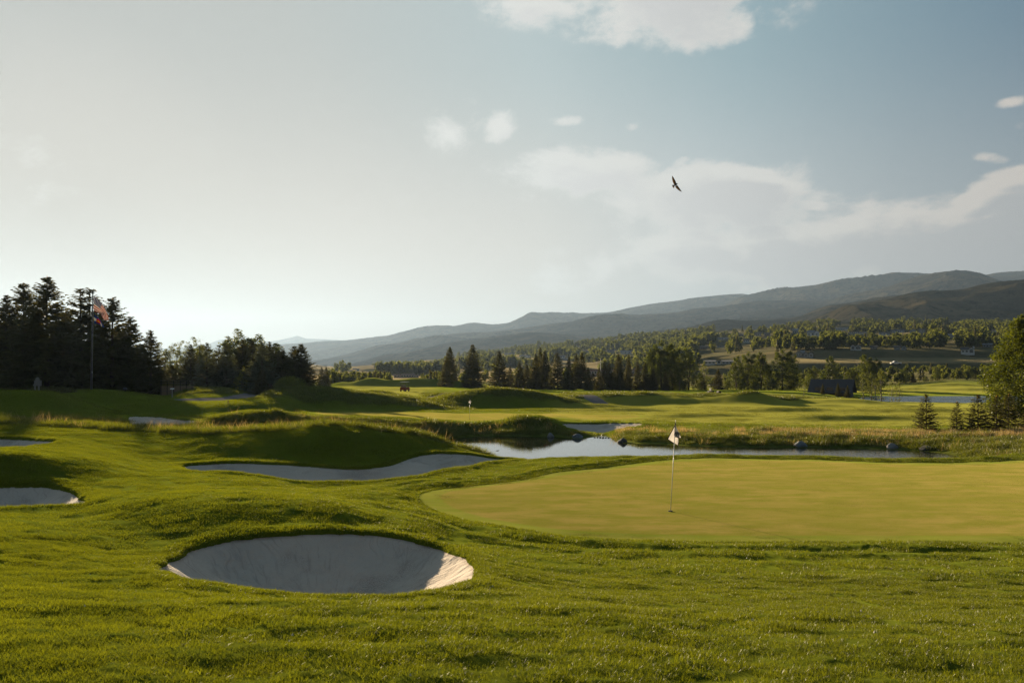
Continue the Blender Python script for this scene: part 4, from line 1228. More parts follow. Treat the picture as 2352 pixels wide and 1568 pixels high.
def broadleaf(seed, h=11.0, wid=0.30, base=0.12, clusters=110, per=46, leaf=0.19, csize=0.62, mt=None, stems=2, bark=None, shape='oval', tops=4, trunk_vis=True):
    """forked trunk and limbs carrying clumps of leaves, with gaps between the clumps"""
    r = random.Random(seed)
    root = empty('broadleaf_tree', (0, 0, 0))
    tr = MB()
    R = h * wid
    leaders = []
    for s in range(tops):
        a = 6.283 * s / tops + r.uniform(-.5, .5); d = R * r.uniform(0.15, 0.62) if tops > 1 else 0
        leaders.append((math.cos(a) * d, math.sin(a) * d, h * r.uniform(0.74, 1.0)))
    leaders[0] = (leaders[0][0] * .4, leaders[0][1] * .4, h)
    for s in range(stems):
        a = r.uniform(0, 6.28); tx, ty = math.cos(a) * R * .35, math.sin(a) * R * .35
        tr.tube([(0.1 * s, 0, -0.3), (tx * .2, ty * .2, h * .2), (tx * .6, ty * .6, h * .5), (tx, ty, h * .85)], [h * .018, h * .014, h * .009, .02], 7)
        for q in range(5):
            f = r.uniform(.25, .75); a2 = r.uniform(0, 6.28)
            bx, by, bz = tx * f, ty * f, h * .85 * f
            tr.tube([(bx, by, bz), (bx + math.cos(a2) * R * .35, by + math.sin(a2) * R * .35, bz + h * .10), (bx + math.cos(a2) * R * .65, by + math.sin(a2) * R * .65, bz + h * .2)], [h * .006, h * .004, .012], 5)
    L = Leaves()
    for c in range(clusters):
        # each clump belongs to one of the leaders
        lx, ly, lz = leaders[r.randrange(tops)]
        f = r.random() ** 0.95
        zz = h * base + (lz - h * base) * f; sp = max(0.0, (f - 0.4) / 0.6)
        env = (math.sin(min(1, (f + 0.16) * 0.90) * math.pi) ** 0.55 if shape == 'oval' else (1 - f) ** .55 * (1 if f > .1 else .6 + 4 * f) if shape == 'cone' else math.sqrt(max(0, 1 - f * f)))
        rr = R * env * ((1.0 - 0.45 * sp) if tops > 1 else 1.0) * math.sqrt(r.uniform(0.12, 1.0)); a = r.uniform(0, 6.283)
        cx = lx * sp + math.cos(a) * rr; cy_ = ly * sp + math.sin(a) * rr
        cs = csize * r.uniform(.6, 1.35) * (1.1 - 0.45 * f)
        tone0 = r.random() * 0.5
        for q in range(per):
            # points on and in a flattened ball
            u_, v_ = r.uniform(-1, 1), r.uniform(0, 6.283); w_ = r.random() ** .4
            sx = math.sqrt(1 - u_ * u_)
            px_ = cx + cs * w_ * sx * math.cos(v_); py_ = cy_ + cs * w_ * sx * math.sin(v_); pz_ = zz + cs * .85 * w_ * u_
            s = leaf * r.uniform(.6, 1.3)
            a1, a2 = r.uniform(0, 6.283), r.uniform(-1.2, 1.2)
            e1 = (math.cos(a1) * s * .5, math.sin(a1) * s * .5, 0.0)
            e2 = (-math.sin(a1) * math.cos(a2) * s * .5, math.cos(a1) * math.cos(a2) * s * .5, math.sin(a2) * s * .5)
            L.quad((px_ - e1[0], py_ - e1[1], pz_ - e1[2]), (px_ + e2[0] * .8, py_ + e2[1] * .8, pz_ + e2[2] * .8), (px_ + e1[0], py_ + e1[1], pz_ + e1[2]), (px_ - e2[0] * .8, py_ - e2[1] * .8, pz_ - e2[2] * .8), tone0 + r.random() * .5)
    tr.build('trunk', bark or M_BARK, root, True)
    L.build('crown', mt or M_COTTON, root)
    return root


PROTO = {}


def base_z(u, D):
    return float(hgt((u - CU) * K * D, D))


def height_for(u, D, vtop):
    return CAM_H - (vtop - CV) * K * D - base_z(u, D)


used_proto = set()


def plant(kind, u, D, vtop, label, cat='tree', group=None, wide=1.0, seed=0, name=None, sink=0.05):
    """put a tree of this kind where line of sight u meets distance D, as tall as its top row says"""
    src, h0 = PROTO[kind]
    o = src if kind not in used_proto else copy_tree(src)
    used_proto.add(kind)
    hh = height_for(u, D, vtop)
    s = hh / h0
    o.location = ((u - CU) * K * D, D, base_z(u, D) - sink)
    rr = random.Random(int(u * 13 + D))
    o.rotation_euler = (0, 0, rr.uniform(0, 6.28))
    o.scale = (s * wide, s * wide, s)
    tag(o, label, cat, group)
    if name: o.name = name
    return o


# kinds: (model, height it was built at)
PROTO['spruce_a'] = (spruce(1, 14, .215, 50, 10), 14)
PROTO['spruce_b'] = (spruce(2, 14, .20, 46, 9, .06, power=.85), 14)
PROTO['spruce_c'] = (spruce(3, 12, .22, 44, 9, .03), 12)
PROTO['spruce_d'] = (spruce(4, 12, .185, 46, 9, .08, power=.8), 12)
PROTO['spruce_thin'] = (spruce(5, 14, .12, 44, 7, .22, power=.60), 14)
PROTO['blue_a'] = (spruce(6, 11, .23, 32, 10, .04, blue=True), 11)
PROTO['blue_b'] = (spruce(7, 11, .21, 28, 9, .08, blue=True), 11)
PROTO['young_a'] = (spruce(8, 3.2, .22, 20, 10, .06, twig=.85), 3.2)
PROTO['young_b'] = (spruce(9, 3.2, .20, 19, 9, .08, twig=.85), 3.2)
PROTO['cotton_a'] = (broadleaf(11, 12, .32, .0, 230, 60, .28, .90, M_COTTON, 2, tops=5), 12)
PROTO['cotton_b'] = (broadleaf(12, 12, .29, .0, 210, 60, .28, .90, M_COTTON, 2, tops=4), 12)
PROTO['cotton_c'] = (broadleaf(13, 10, .38, .0, 200, 60, .26, .85, M_COTTON, 3, tops=5), 10)
PROTO['pale_a'] = (broadleaf(14, 11, .20, .10, 110, 44, .18, .62, M_BIRCH, 1, M_BARK_P, tops=3), 11)
PROTO['pale_b'] = (broadleaf(15, 10, .24, .08, 120, 46, .18, .62, M_BIRCH, 2, M_BARK_P, tops=4), 10)
PROTO['poplar'] = (broadleaf(16, 7, .19, .10, 70, 36, .15, .48, M_BIRCH, 1, M_BARK_P, tops=1), 7)
PROTO['yellow'] = (broadleaf(17, 5, .28, .04, 60, 36, .14, .42, M_YELLOW, 3, tops=4), 5)
PROTO['big_cotton'] = (broadleaf(18, 12, .42, .0, 900, 62, .21, .78, M_COTTON, 3, M_BARK_P, tops=6), 12)

# -- the dark spruces behind the flagpole
G1 = 'tall dark spruces behind the flagpole'
left = [('spruce_b', 14, 108, 679, 1.0, 'dark spruce cut by the left edge, lower than its neighbour'),
        ('spruce_a', 54, 110, 650, .95, 'tall dark spruce just left of the tallest one'),
        ('spruce_a', 108, 106, 635, 1.05, 'tallest spruce of all, broad and dark, above the wooden sign'),
        ('spruce_thin', 185, 112, 664, 1.2, 'thin see-through spruce left of the flagpole top'),
        ('spruce_thin', 206, 113, 664, 1.2, 'thin see-through spruce right behind the flagpole top'),
        ('spruce_c', 258, 108, 684, 1.15, 'broad ragged spruce right of the two flags'),
        ('spruce_b', 300, 112, 728, 1.3, 'dark spruce filling the gap right of the broad ragged one'),
        ('spruce_d', 346, 106, 759, 1.15, 'lone pointed spruce at the right end of the dark group'),
        ('spruce_c', 150, 116, 716, 1.5, 'low wide spruce behind the sign bed'),
        ('spruce_d', -30, 112, 700, 1.2, 'dark spruce mostly outside the left edge'),
        ('spruce_b', 228, 117, 722, 1.5, 'wide spruce crowded behind the flagpole'),
        ('spruce_c', 18, 118, 730, 1.6, 'wide spruce hidden low behind the left edge trees'),
        ('spruce_d', 80, 118, 735, 1.7, 'dense dark spruce filling the space under the tallest one'),
        ('spruce_a', -90, 110, 690, 1.1, 'unseen spruce beyond the left edge of the view'),  # out of view, added for the shadow it casts
        ('spruce_c', 275, 120, 760, 1.8, 'low dense spruce behind the broad ragged one')]
for k, u, D, v, w, lb in left: plant(k, u, D, v, lb, 'spruce', G1, w * 1.28)

G2 = 'mixed trees left of the valley gap'
mid = [('pale_a', 374, 128, 780, 1.4, 'pale leafy tree just right of the lone pointed spruce', 'broadleaf_tree'),
       ('pale_b', 400, 132, 790, 1.2, 'low pale leafy tree behind the chain-link fence', 'broadleaf_tree'),
       ('pale_a', 421, 135, 776, 1.0, 'slender airy tree left of the brown tipped spruce', 'broadleaf_tree'),
       ('pale_a', 445, 134, 767, 1.3, 'taller airy tree above the brown tipped spruce', 'broadleaf_tree'),
       ('cotton_b', 462, 140, 792, 1.3, 'green leafy tree filling the gap between two spruces', 'broadleaf_tree'),
       ('spruce_d', 438, 122, 791, 1.1, 'brown tipped narrow spruce above the fence', None),
       ('blue_b', 475, 114, 786, 1.1, 'grey green spruce right of the fence end', None),
       ('spruce_thin', 503, 120, 792, 1.3, 'thin dark spire between the grey green spruces', None),
       ('blue_a', 520, 115, 790, 1.05, 'broad grey green spruce beside the yellow bush', None),
       ('pale_a', 537, 134, 747, 1.35, 'tallest bright leafy crown of the mixed group', 'broadleaf_tree'),
       ('pale_a', 557, 136, 755, 1.3, 'second bright crown beside the tallest leafy one', 'broadleaf_tree'),
       ('cotton_a', 545, 128, 777, 1.1, 'fresh green leafy tree in front of the tallest leafy crown', 'broadleaf_tree'),
       ('cotton_a', 586, 134, 768, 1.15, 'leafy tree above the front blue spruce', 'broadleaf_tree'),
       ('spruce_d', 557, 120, 779, 1.1, 'dark spruce above the yellow bush', None),
       ('spruce_b', 580, 122, 784, 1.0, 'dark spruce left behind the big blue one', None),
       ('blue_a', 602, 110, 786, 1.15, 'big blue green spruce with layered boughs at centre left', None),
       ('spruce_c', 601, 105.5, 848, 1.2, 'small spruce at the foot of the big blue green one', None),
       ('spruce_d', 619, 120, 785, 1.1, 'dark spruce peeking over the right shoulder of the blue one', None),
       ('cotton_b', 634, 128, 788, 1.3, 'leafy tree between the blue spruce and the big dark one', 'broadleaf_tree'),
       ('spruce_b', 650, 117, 804, 1.6, 'dark wide spruce above the round bush', None),
       ('spruce_a', 676, 116, 794, 1.15, 'left top of the big dark pair above the round bush', None),
       ('spruce_a', 692, 113, 789, 1.25, 'big dark spruce ending the group at the valley gap', None),
       ('yellow', 556, 109, 842, .9, 'yellow green bush between the grey green spruces', 'yellow_bush'),
       ('yellow', 543, 114, 862, 1.1, 'lower yellow green bush left of its bright neighbour', 'yellow_bush'),
       ('spruce_c', 395, 124, 838, 1.6, 'low dark spruce behind the fence left post', None),
       ('spruce_c', 492, 120, 830, 1.7, 'low dark spruce filling in behind the grey green pair', None),
       ('spruce_c', 640, 120, 835, 1.8, 'low dark spruce behind the left of the round bush', None),
       ('spruce_d', 739, 205, 843, 1.1, 'left of two slim dark spruces in the valley gap', None),
       ('spruce_d', 749.5, 204, 842, 1.0, 'right of two slim dark spruces in the valley gap', None)]
for k, u, D, v, w, lb, nm in mid:
    plant(k, u, D, v, lb, 'spruce' if nm is None else 'bush' if 'bush' in nm else 'tree', G2, w * (1.2 if 'bush' not in (nm or '') else 1.0), name=nm)

G3 = 'dark spruce row behind the fairway'
row = [(1033.5, 795.5, 140, 1.0, 'a'), (1025, 826, 133, 1.2, 'c'), (1086, 790.5, 136, 1.05, 'a'), (1147, 805.5, 136, 1.15, 'c'), (1193.6, 828, 137, 1.05, 'd'), (1230, 812, 136, 1.0, 'b'), (1241, 798, 142, .85, 'd'),
       (1252, 804, 140, .95, 'b'), (1280, 810, 135, 1.05, 'c'), (1307, 819, 133, 1.0, 'd'), (1324, 812, 141, .85, 'b'), (1336.5, 809.5, 141, .85, 'a'), (1351, 843, 129, 1.05, 'd'), (1376, 843, 131, .95, 'd'), (1389, 828, 135, .9, 'c'),
       (1400, 834, 133, .9, 'b'), (1421, 812, 141, .85, 'a'), (1444, 813, 143, .7, 'd'), (1425, 844, 131, .95, 'c'), (1441, 838, 132, .9, 'b'), (1464, 830, 133, .85, 'd'), (1482, 833, 134, .95, 'c'), (1500, 846, 133, 1.0, 'a'), (1529, 854, 131, 1.2, 'd'),
       (1210, 838, 139, 1.3, 'c'), (1172, 842, 140, 1.3, 'b'), (1362, 856, 138, 1.5, 'c'), (1410, 852, 139, 1.4, 'a')]
row.sort()
ORD = ['first', 'second', 'third', 'fourth', 'fifth', 'sixth', 'seventh', 'eighth', 'ninth', 'tenth', 'eleventh', 'twelfth', 'thirteenth', 'fourteenth', 'fifteenth', 'sixteenth', 'seventeenth', 'eighteenth', 'nineteenth', 'twentieth',
       'twenty-first', 'twenty-second', 'twenty-third', 'twenty-fourth', 'twenty-fifth', 'twenty-sixth', 'twenty-seventh', 'twenty-eighth', 'twenty-ninth', 'thirtieth']
for i, (u, v, D, w, k) in enumerate(row):
    sz = 'tall' if v < 815 else 'mid-height' if v < 838 else 'short'
    plant('spruce_' + k, u, D * 1.52, v, '%s dark spruce, %s from the valley gap in the fairway row' % (sz, ORD[i]), 'spruce', G3, w)

G4 = 'leafy trees right of the spruce row'
for k, u, D, v, w, lb, nm in [
        ('cotton_a', 1519, 150, 782, 1.15, 'tallest dark green leafy tree, right behind the end of the spruce row', 'broadleaf_tree'),
        ('cotton_b', 1546, 152, 792, 1.0, 'leafy tree merging with the right side of the tallest one', 'broadleaf_tree'),
        ('cotton_b', 1497, 153, 800, .9, 'leafy tree merging with the left side of the tallest one', 'broadleaf_tree'),
        ('cotton_c', 1582, 149, 802, .85, 'round leafy tree right of the tallest one', 'broadleaf_tree'),
        ('pale_b', 1560, 145, 862, 1.3, 'low bright leafy shrub under the round leafy tree', 'broadleaf_tree'),
        ('spruce_c', 1613, 150, 860, 1.4, 'small olive spruce before the dark gap', None),
        ('spruce_d', 1650, 160, 848, 1.5, 'brown dark spruce left of the broad leafy clump', None),
        ('pale_b', 1618, 225, 828, 1.0, 'pale feathery tree in the gap before the long white building', 'broadleaf_tree'),
        ('cotton_c', 1692, 168, 818, .85, 'left crown of the broad leafy clump', 'broadleaf_tree'),
        ('cotton_a', 1718, 170, 807, 1.0, 'middle crown of the broad leafy clump', 'broadleaf_tree'),
        ('cotton_b', 1748, 172, 808, 1.1, 'right crown of the broad leafy clump', 'broadleaf_tree'),
        ('cotton_a', 1797, 170, 800, 1.1, 'tall leafy tree standing apart right of the broad clump', 'broadleaf_tree'),
        ('cotton_b', 1815, 174, 810, 1.0, 'leafy tree behind the right shoulder of the tall one', 'broadleaf_tree'),
        ('cotton_c', 1672, 162, 872, 1.3, 'low leafy bush at the foot of the broad clump', 'broadleaf_tree'),
        ('cotton_c', 1735, 160, 876, 1.5, 'low leafy bush under the middle of the clump', 'broadleaf_tree'),
        ('cotton_c', 1775, 162, 868, 1.3, 'low leafy bush joining the clump and the tall tree', 'broadleaf_tree'),
        ('poplar', 1846, 152, 873, 1.0, 'small pale conical tree before the dark barn roof', 'broadleaf_tree'),
        ('cotton_c', 1908, 215, 820, .9, 'leafy tree behind the dark barn roof', 'broadleaf_tree'),
        ('cotton_a', 1868, 220, 840, 1.2, 'darker leafy tree left behind the barn roof', 'broadleaf_tree'),
        ('cotton_c', 1990, 225, 816, 1.15, 'broad dark leafy tree behind the pale poplars', 'broadleaf_tree'),
        ('cotton_a', 2012, 222, 822, 1.0, 'dark leafy tree right behind the pale poplars', 'broadleaf_tree'),
        ('cotton_c', 1955, 226, 846, 1.1, 'low dark leafy tree at the right end of the barn roof', 'broadleaf_tree'),
        ('poplar', 1984, 172, 852, 1.0, 'left of the pale poplars beside the barn', 'broadleaf_tree'),
        ('poplar', 2001, 170, 854, 1.25, 'second of the pale poplars beside the barn', 'broadleaf_tree'),
        ('poplar', 2025, 171, 847, 1.2, 'tallest of the pale poplars beside the barn', 'broadleaf_tree'),
        ('poplar', 2012, 168, 866, 1.3, 'shortest of the pale poplars beside the barn', 'broadleaf_tree'),
        ('poplar', 2047, 163, 872, .75, 'thin sapling at the lake shore, nearest the poplars', 'broadleaf_tree'),
        ('poplar', 2057, 160, 884, .9, 'shortest sapling of three at the lake shore', 'broadleaf_tree'),
        ('poplar', 2065, 159, 873, .9, 'bright sapling at the lake shore, last before the water', 'broadleaf_tree')]:
    plant(k, u, 205 + (D - 145) * .75 if D < 200 and 'pale poplars' not in lb and 'sapling' not in lb and 'conical' not in lb else D + (12 if D > 200 else 0), v, lb, 'spruce' if nm is None else 'tree', G4, w, name=nm)

G5 = 'trees along the far shore of the lake'
far_shore = [(2074, 845, 1), (2097, 858, 1.2), (2112, 868, 1.2), (2127, 863, 1.1), (2140, 862, .9), (2153, 845, .8), (2166, 858, 1), (2178, 855, 1), (2193, 849, .9), (2206, 843, .8), (2215, 852, 1), (2225, 841, .8), (2240, 843, .8), (2254, 850, 1), (2270, 856, 1.1), (2285, 850, 1.), (2300, 848, 1.)]
for i, (u, v, w) in enumerate(far_shore):
    plant(['cotton_b', 'cotton_c', 'pale_a', 'spruce_c'][(i * 7) % 4] if i % 5 else 'cotton_a', u, 292 + (i * 37) % 18, v, 'leafy tree on the far shore of the lake, %s from the poplars' % ORD[i], 'tree', G5, w * 1.3, name='broadleaf_tree' if (i * 7) % 4 != 3 or i % 5 == 0 else None)

G6 = 'young spruces on the pond bank'
for k, u, D, v, w, lb in [('young_a', 2127, 64.5, 904, .95, 'young spruce with a bushy tip, standing alone left of the others'),
                          ('young_b', 2198, 63.5, 920, .9, 'shortest young spruce, second along the pond bank'),
                          ('young_a', 2246, 62, 905, 1.1, 'wide young spruce, third along the pond bank'),
                          ('young_b', 2289, 62, 907, 1.15, 'young spruce with cone clustered top, fourth along the bank'),
                          ('young_a', 2317, 64, 903, 1.0, 'darkest young spruce close to the leafy tree'),
                          ('young_b', 2352, 62, 948, 1.3, 'low young spruce cut by the right edge')]:
    plant(k, u, D, v, lb, 'spruce', G6, w * 1.25)
for i, (u, v, lb) in enumerate([(1890, 881, 'small dark spruce before the left half of the barn roof'), (1925, 879, 'small dark spruce before the middle of the barn roof'), (1947, 884, 'small dark spruce before the right end of the barn')]):
    plant('spruce_d', u, 176, v, lb, 'spruce', None, 1.1)
plant('big_cotton', 2370, 88, 690, 'large cottonwood with pale stems cut by the right edge', 'tree', None, 0.92, name='cottonwood_tree')

# round clipped bush
def round_bush():
    r = random.Random(5); root = empty('round_bush', (0, 0, 0))
    st = MB()
    for q in range(6):
        a = q * 1.05; st.tube([(0, 0, -.3), (math.cos(a) * 1.1, math.sin(a) * 1.1, 1.0)], [.05, .02], 5)
    L = Leaves()
    for q in range(6500):
        a = r.uniform(0, 6.283); e = r.uniform(0, 1); w = r.random() ** .25
        k = math.sqrt(1 - e * e)
        lump = 1 + .08 * math.sin(a * 5 + 1) * k + .05 * math.sin(a * 11) + r.uniform(-.05, .05)
        x_, y_, z_ = 2.55 * w * k * math.cos(a) * lump, 2.4 * w * k * math.sin(a) * lump, 2.1 * w * e * lump
        s = .13 * r.uniform(.6, 1.3); a1, a2 = r.uniform(0, 6.28), r.uniform(-1.3, 1.3)
        e1 = (math.cos(a1) * s * .5, math.sin(a1) * s * .5, 0); e2 = (-math.sin(a1) * math.cos(a2) * s * .5, math.cos(a1) * math.cos(a2) * s * .5, math.sin(a2) * s * .5)
        L.quad((x_ - e1[0], y_ - e1[1], z_), (x_ + e2[0], y_ + e2[1], z_ + e2[2]), (x_ + e1[0], y_ + e1[1], z_), (x_ - e2[0], y_ - e2[1], z_ - e2[2]), r.random() * .6 + .4 * e)
    st.build('stems', M_BARK, root); L.build('foliage', M_BUSH, root)
    D = 106.; u = 665.
    h = height_for(u, D, 862)
    root.location = ((u - CU) * K * D, D, base_z(u, D) - .1); root.scale = (h / 2.1,) * 3
    tag(root, 'large round clipped bush at the edge of the valley gap', 'bush')


round_bush()


def shrub(name, u, D, vtop, wm, mt, label, group=None, n=500, seed=1):
    r = random.Random(seed); h = max(.3, height_for(u, D, vtop)); L = Leaves()
    for q in range(n):
        a = r.uniform(0, 6.283); e = r.random(); w = r.random() ** .4; k = math.sqrt(1 - e * e * .9)
        x_, y_, z_ = wm * w * k * math.cos(a), wm * .8 * w * k * math.sin(a), h * w * e
        s = .14 * r.uniform(.6, 1.4); a1, a2 = r.uniform(0, 6.28), r.uniform(-1.3, 1.3)
        e1 = (math.cos(a1) * s * .5, math.sin(a1) * s * .5, 0); e2 = (-math.sin(a1) * math.cos(a2) * s * .5, math.cos(a1) * math.cos(a2) * s * .5, math.sin(a2) * s * .5)
        L.quad((x_ - e1[0], y_ - e1[1], z_), (x_ + e2[0], y_ + e2[1], z_ + e2[2]), (x_ + e1[0], y_ + e1[1], z_), (x_ - e2[0], y_ - e2[1], z_ - e2[2]), r.random())
    o = L.build(name, mt)
    o.location = ((u - CU) * K * D, D, base_z(u, D) - .05)
    tag(o, label, 'bush', group)
    return o


shrub('purple_shrub', 621, 106, 878, .9, M_PURPLE, 'small purple leaved shrub left of the round bush', n=420, seed=3)
for i, (u, v, w, lb) in enumerate([(88, 884, 1.3, 'low dark bush right under the wooden sign'), (110, 886, 1.4, 'second low bush from the sign'), (132, 884, 1.4, 'third low bush from the sign, widest'), (153, 888, 1.1, 'last low bush before the flagpole')]):
    shrub('low_bush', u, 86, v, w, M_SPRUCE, lb, 'low bushes in the bed by the sign', 600, 10 + i)

# ---- woods across the valley
def far_tree(seed, conifer=False):
    r = random.Random(seed); L = Leaves()
    if conifer:
        for q in range(170):
            f = r.random() ** 1.1; z_ = .05 + .95 * f; rr = .20 * (1 - f) * r.uniform(.5, 1.1); a = r.uniform(0, 6.283)
            x_, y_ = math.cos(a) * rr, math.sin(a) * rr; s = .085
            L.quad((x_ - s * math.sin(a), y_ + s * math.cos(a), z_), (x_ + s * math.sin(a), y_ - s * math.cos(a), z_), (x_ * 1.5 + .2 * s, y_ * 1.5, z_ - .07), (x_ * 1.5 - .2 * s, y_ * 1.5, z_ - .07), r.random() * .6)
    else:
        cl = [(r.uniform(-.24, .24), r.uniform(-.24, .24), r.uniform(.22, .86), r.uniform(.13, .23)) for _ in range(11)] + [(0, 0, .5, .28)]
        for (cx, cy_, cz, cr) in cl:
            t0 = r.random() * .4
            for q in range(24):
                u_, v_ = r.uniform(-1, 1), r.uniform(0, 6.283); sx = math.sqrt(1 - u_ * u_); w_ = r.random() ** .35
                x_, y_, z_ = cx + cr * w_ * sx * math.cos(v_), cy_ + cr * w_ * sx * math.sin(v_), cz + cr * w_ * u_
                s = .085 * r.uniform(.6, 1.3); a1, a2 = r.uniform(0, 6.28), r.uniform(-1.3, 1.3)
                e1 = (math.cos(a1) * s, math.sin(a1) * s, 0); e2 = (-math.sin(a1) * math.cos(a2) * s, math.cos(a1) * math.cos(a2) * s, math.sin(a2) * s)
                L.quad((x_ - e1[0], y_ - e1[1], z_), (x_ + e2[0], y_ + e2[1], z_ + e2[2]), (x_ + e1[0], y_ + e1[1], z_), (x_ - e2[0], y_ - e2[1], z_ - e2[2]), t0 + r.random() * .5)
    for q in range(3):
        a = q * 2.1
        L.quad((math.cos(a) * .012, math.sin(a) * .012, -.05), (math.cos(a + 2) * .012, math.sin(a + 2) * .012, -.05), (math.cos(a + 2) * .008, math.sin(a + 2) * .008, .3), (math.cos(a) * .008, math.sin(a) * .008, .3), 0)
    return L.build('far', M_SPRUCE if conifer else M_FARLEAF, link=False)


FARS = [far_tree(200 + i) for i in range(6)] + [far_tree(220 + i, True) for i in range(2)]
rt = random.Random(77)
spots = []       # u, D, height, kind index


def field(n, u0, u1, d0, d1, h0, h1, pc=0.12, keep=None, narrow=1.0):
    k = 0
    for _ in range(n * 6):
        if k >= n: break
        u = rt.uniform(u0, u1); D = math.exp(rt.uniform(math.log(d0), math.log(d1)))
        if keep is not None and not keep(u, D): continue
        spots.append((u, D, rt.uniform(h0, h1) * 1.15, rt.randrange(6) if rt.random() > pc else 6 + rt.randrange(2), narrow)); k += 1


def nz(u, D, s, th):
    return float(perlin(np.array([u / s]), np.array([math.log(D) * 900 / s]))[0]) > th


# wood beyond the row of low mounds
field(190, 752, 1030, 234, 345, 2.6, 4.4, .25)
field(26, 1030, 1500, 300, 420, 5, 8, .2)
# valley groups
field(90, 860, 1030, 620, 760, 7, 11, .05, lambda u, D: nz(u, D, 90, -.05))
field(160, 770, 1480, 700, 1500, 6, 11, .1, lambda u, D: nz(u, D, 120, -.05))
# village slope, from the terrace upwards
field(620, 1830, 2420, 470, 640, 5.5, 11, .12, lambda u, D: nz(u, D, 60, -.35))
field(900, 1560, 2420, 640, 980, 6, 12, .15, lambda u, D: nz(u, D, 70, -.15))
field(900, 1480, 2420, 980, 1240, 6, 11, .15, lambda u, D: nz(u, D, 60, 0.0))
field(420, 1500, 1900, 470, 760, 6, 11, .15, lambda u, D: nz(u, D, 80, -.3))
field(1900, 1050, 1640, 800, 1850, 7, 13, .12, lambda u, D: nz(u, D, 80, -.12))
field(200, 1380, 1700, 430, 700, 6, 11, .15, lambda u, D: nz(u, D, 80, -.2))
field(190, 1620, 2300, 285, 385, 2.6, 4.6, .2, lambda u, D: nz(u, D, 60, 0.05) )
# keep clear of the road strip and the open bank above it
HSPOTS = [(2223, 811.5, 27, 0), (1966, 0, 23, 474), (2268, 0, 18, 500), (2068, 0, 26, 474), (2007, 0, 14, 480), (1838, 0, 17, 455), (1857, 0, 21, 452), (1650, 0, 63, 446), (1714.5, 786, 13, 0), (1742, 771, 13, 0), (1762, 772, 12, 0),
          (1827, 767, 13, 0), (1868, 772, 26, 0), (1933, 758, 27, 0), (1970, 766.5, 36, 0), (2031, 769, 22, 0), (2061, 764, 28, 0), (2097, 764, 13, 0), (2118, 764, 13, 0), (2185, 775, 12, 0), (2285, 763, 10, 0), (1655, 797, 17, 0),
          (1616, 801, 17, 0), (1660, 780, 20, 0), (1704, 770.5, 9, 0), (1170, 816, 22, 0), (1206, 820, 24, 0), (1437, 812, 25, 0), (1403, 809, 17, 0), (1289, 822, 18, 0), (1300, 827, 14, 0), (1344, 808, 12, 0), (1515, 800, 14, 0),
          (1378, 0, 74, 505), (1466, 0, 30, 500), (933, 0, 56, 520), (826, 0, 32, 1150)]
HSPOTS = [(u, w, D if D else float(seen(u, v, 300, 1600)[1])) for u, v, w, D in HSPOTS]


def clear_of(s):
    u, D = s[0], s[1]
    for hu, hw_, hD in HSPOTS:
        if abs(u - hu) < hw_ / 2 + 0.38 * s[2] / (K * D) and D < hD + 12:
            vb_ = CV - (base_z(u, D) - CAM_H) / (K * D); hb = CV - (base_z(hu, hD) - CAM_H) / (K * hD)
            if vb_ - s[2] / (K * D) < hb - 1.6 and D > hD * .40: return False
    lp = float(hgt(np.array([(u - CU) * K * D]), np.array([D]), Lp)[0])
    if u > 1600 and 22.2 < lp < 25.05: return False
    return True


spots = [s for s in spots if clear_of(s)]
spots.sort(key=lambda s: -s[2] / s[1])
GF = 'trees across the valley'
for i, (u, D, h, k, nw) in enumerate(spots[:290]):
    src = FARS[k]
    o = bpy.data.objects.new('distant_tree', src.data); COL.objects.link(o)
    o.location = ((u - CU) * K * D, D, base_z(u, D) - .1); o.rotation_euler = (0, 0, rt.uniform(0, 6.28))
    w = h * rt.uniform(.62, 1.05) * nw; o.scale = (w, w, h)
    if D < 345 and u < 1040: lb, gp = 'small tree of the wood behind the row of low mounds', 'wood behind the low mounds'
    elif k >= 6: lb, gp = 'dark conifer among the village trees across the valley', 'village conifers across the valley'
    elif D < 440 and u > 1600: lb, gp = 'leafy tree in the dark strip below the road and its bank', 'trees below the road bank'
    elif D < 645 and u > 1800: lb, gp = 'leafy tree among the houses right above the long bank', 'trees right above the long bank'
    elif D < 645: lb, gp = 'leafy tree around the brick school behind the spruce row', 'trees around the brick school'
    elif u > 1800: lb, gp = 'leafy tree high on the village slope under the dark hillside', 'trees high on the village slope'
    elif u > 1050: lb, gp = 'leafy tree on the hazy village slope left of the leafy clump', GF
    else: lb, gp = 'leafy tree by the tan fields in the valley gap', 'trees by the tan fields'
    tag(o, lb, 'tree', gp)
rest = spots[290:]
fc_ = proto_set('distant_tree_kind', FARS)
P = np.array([((u - CU) * K * D, D, base_z(u, D) - .1) for u, D, h, k, nw in rest])
S = np.array([(h * w_, h * w_, h) for (u, D, h, k, nw), w_ in zip(rest, np.random.default_rng(3).uniform(.62, 1.05, len(rest)))])
o = scatter('distant_woods', fc_, P, np.zeros((len(P), 2)), S, 'mass of small trees covering the village slope across the valley', 55)
o['category'] = 'woods'
o.data.attributes['idx'].data.foreach_set('value', np.array([s[3] for s in rest], dtype=np.int32))

# ------------------------------------------------------------------ flagsticks and flags
def at(u, v, D):
    return Vector(((u - CU) * K * D, D, CAM_H - (v - CV) * K * D))


M_STEEL = plain('pole_metal', (0.42, 0.41, 0.39), 0.35, 0.7, 0.05)
M_PALEPOLE = plain('pale_pole', (0.55, 0.53, 0.49), 0.4, 0.0, 0.05)
M_DARKPOLE = plain('dark_pole', (0.10, 0.085, 0.085), 0.5, 0.2, 0.1)
M_BLACK = plain('black_trim', (0.015, 0.014, 0.016), 0.7, spec=.15)
M_HOLE = plain('hole_shadow', (0.012, 0.011, 0.010), 0.9)


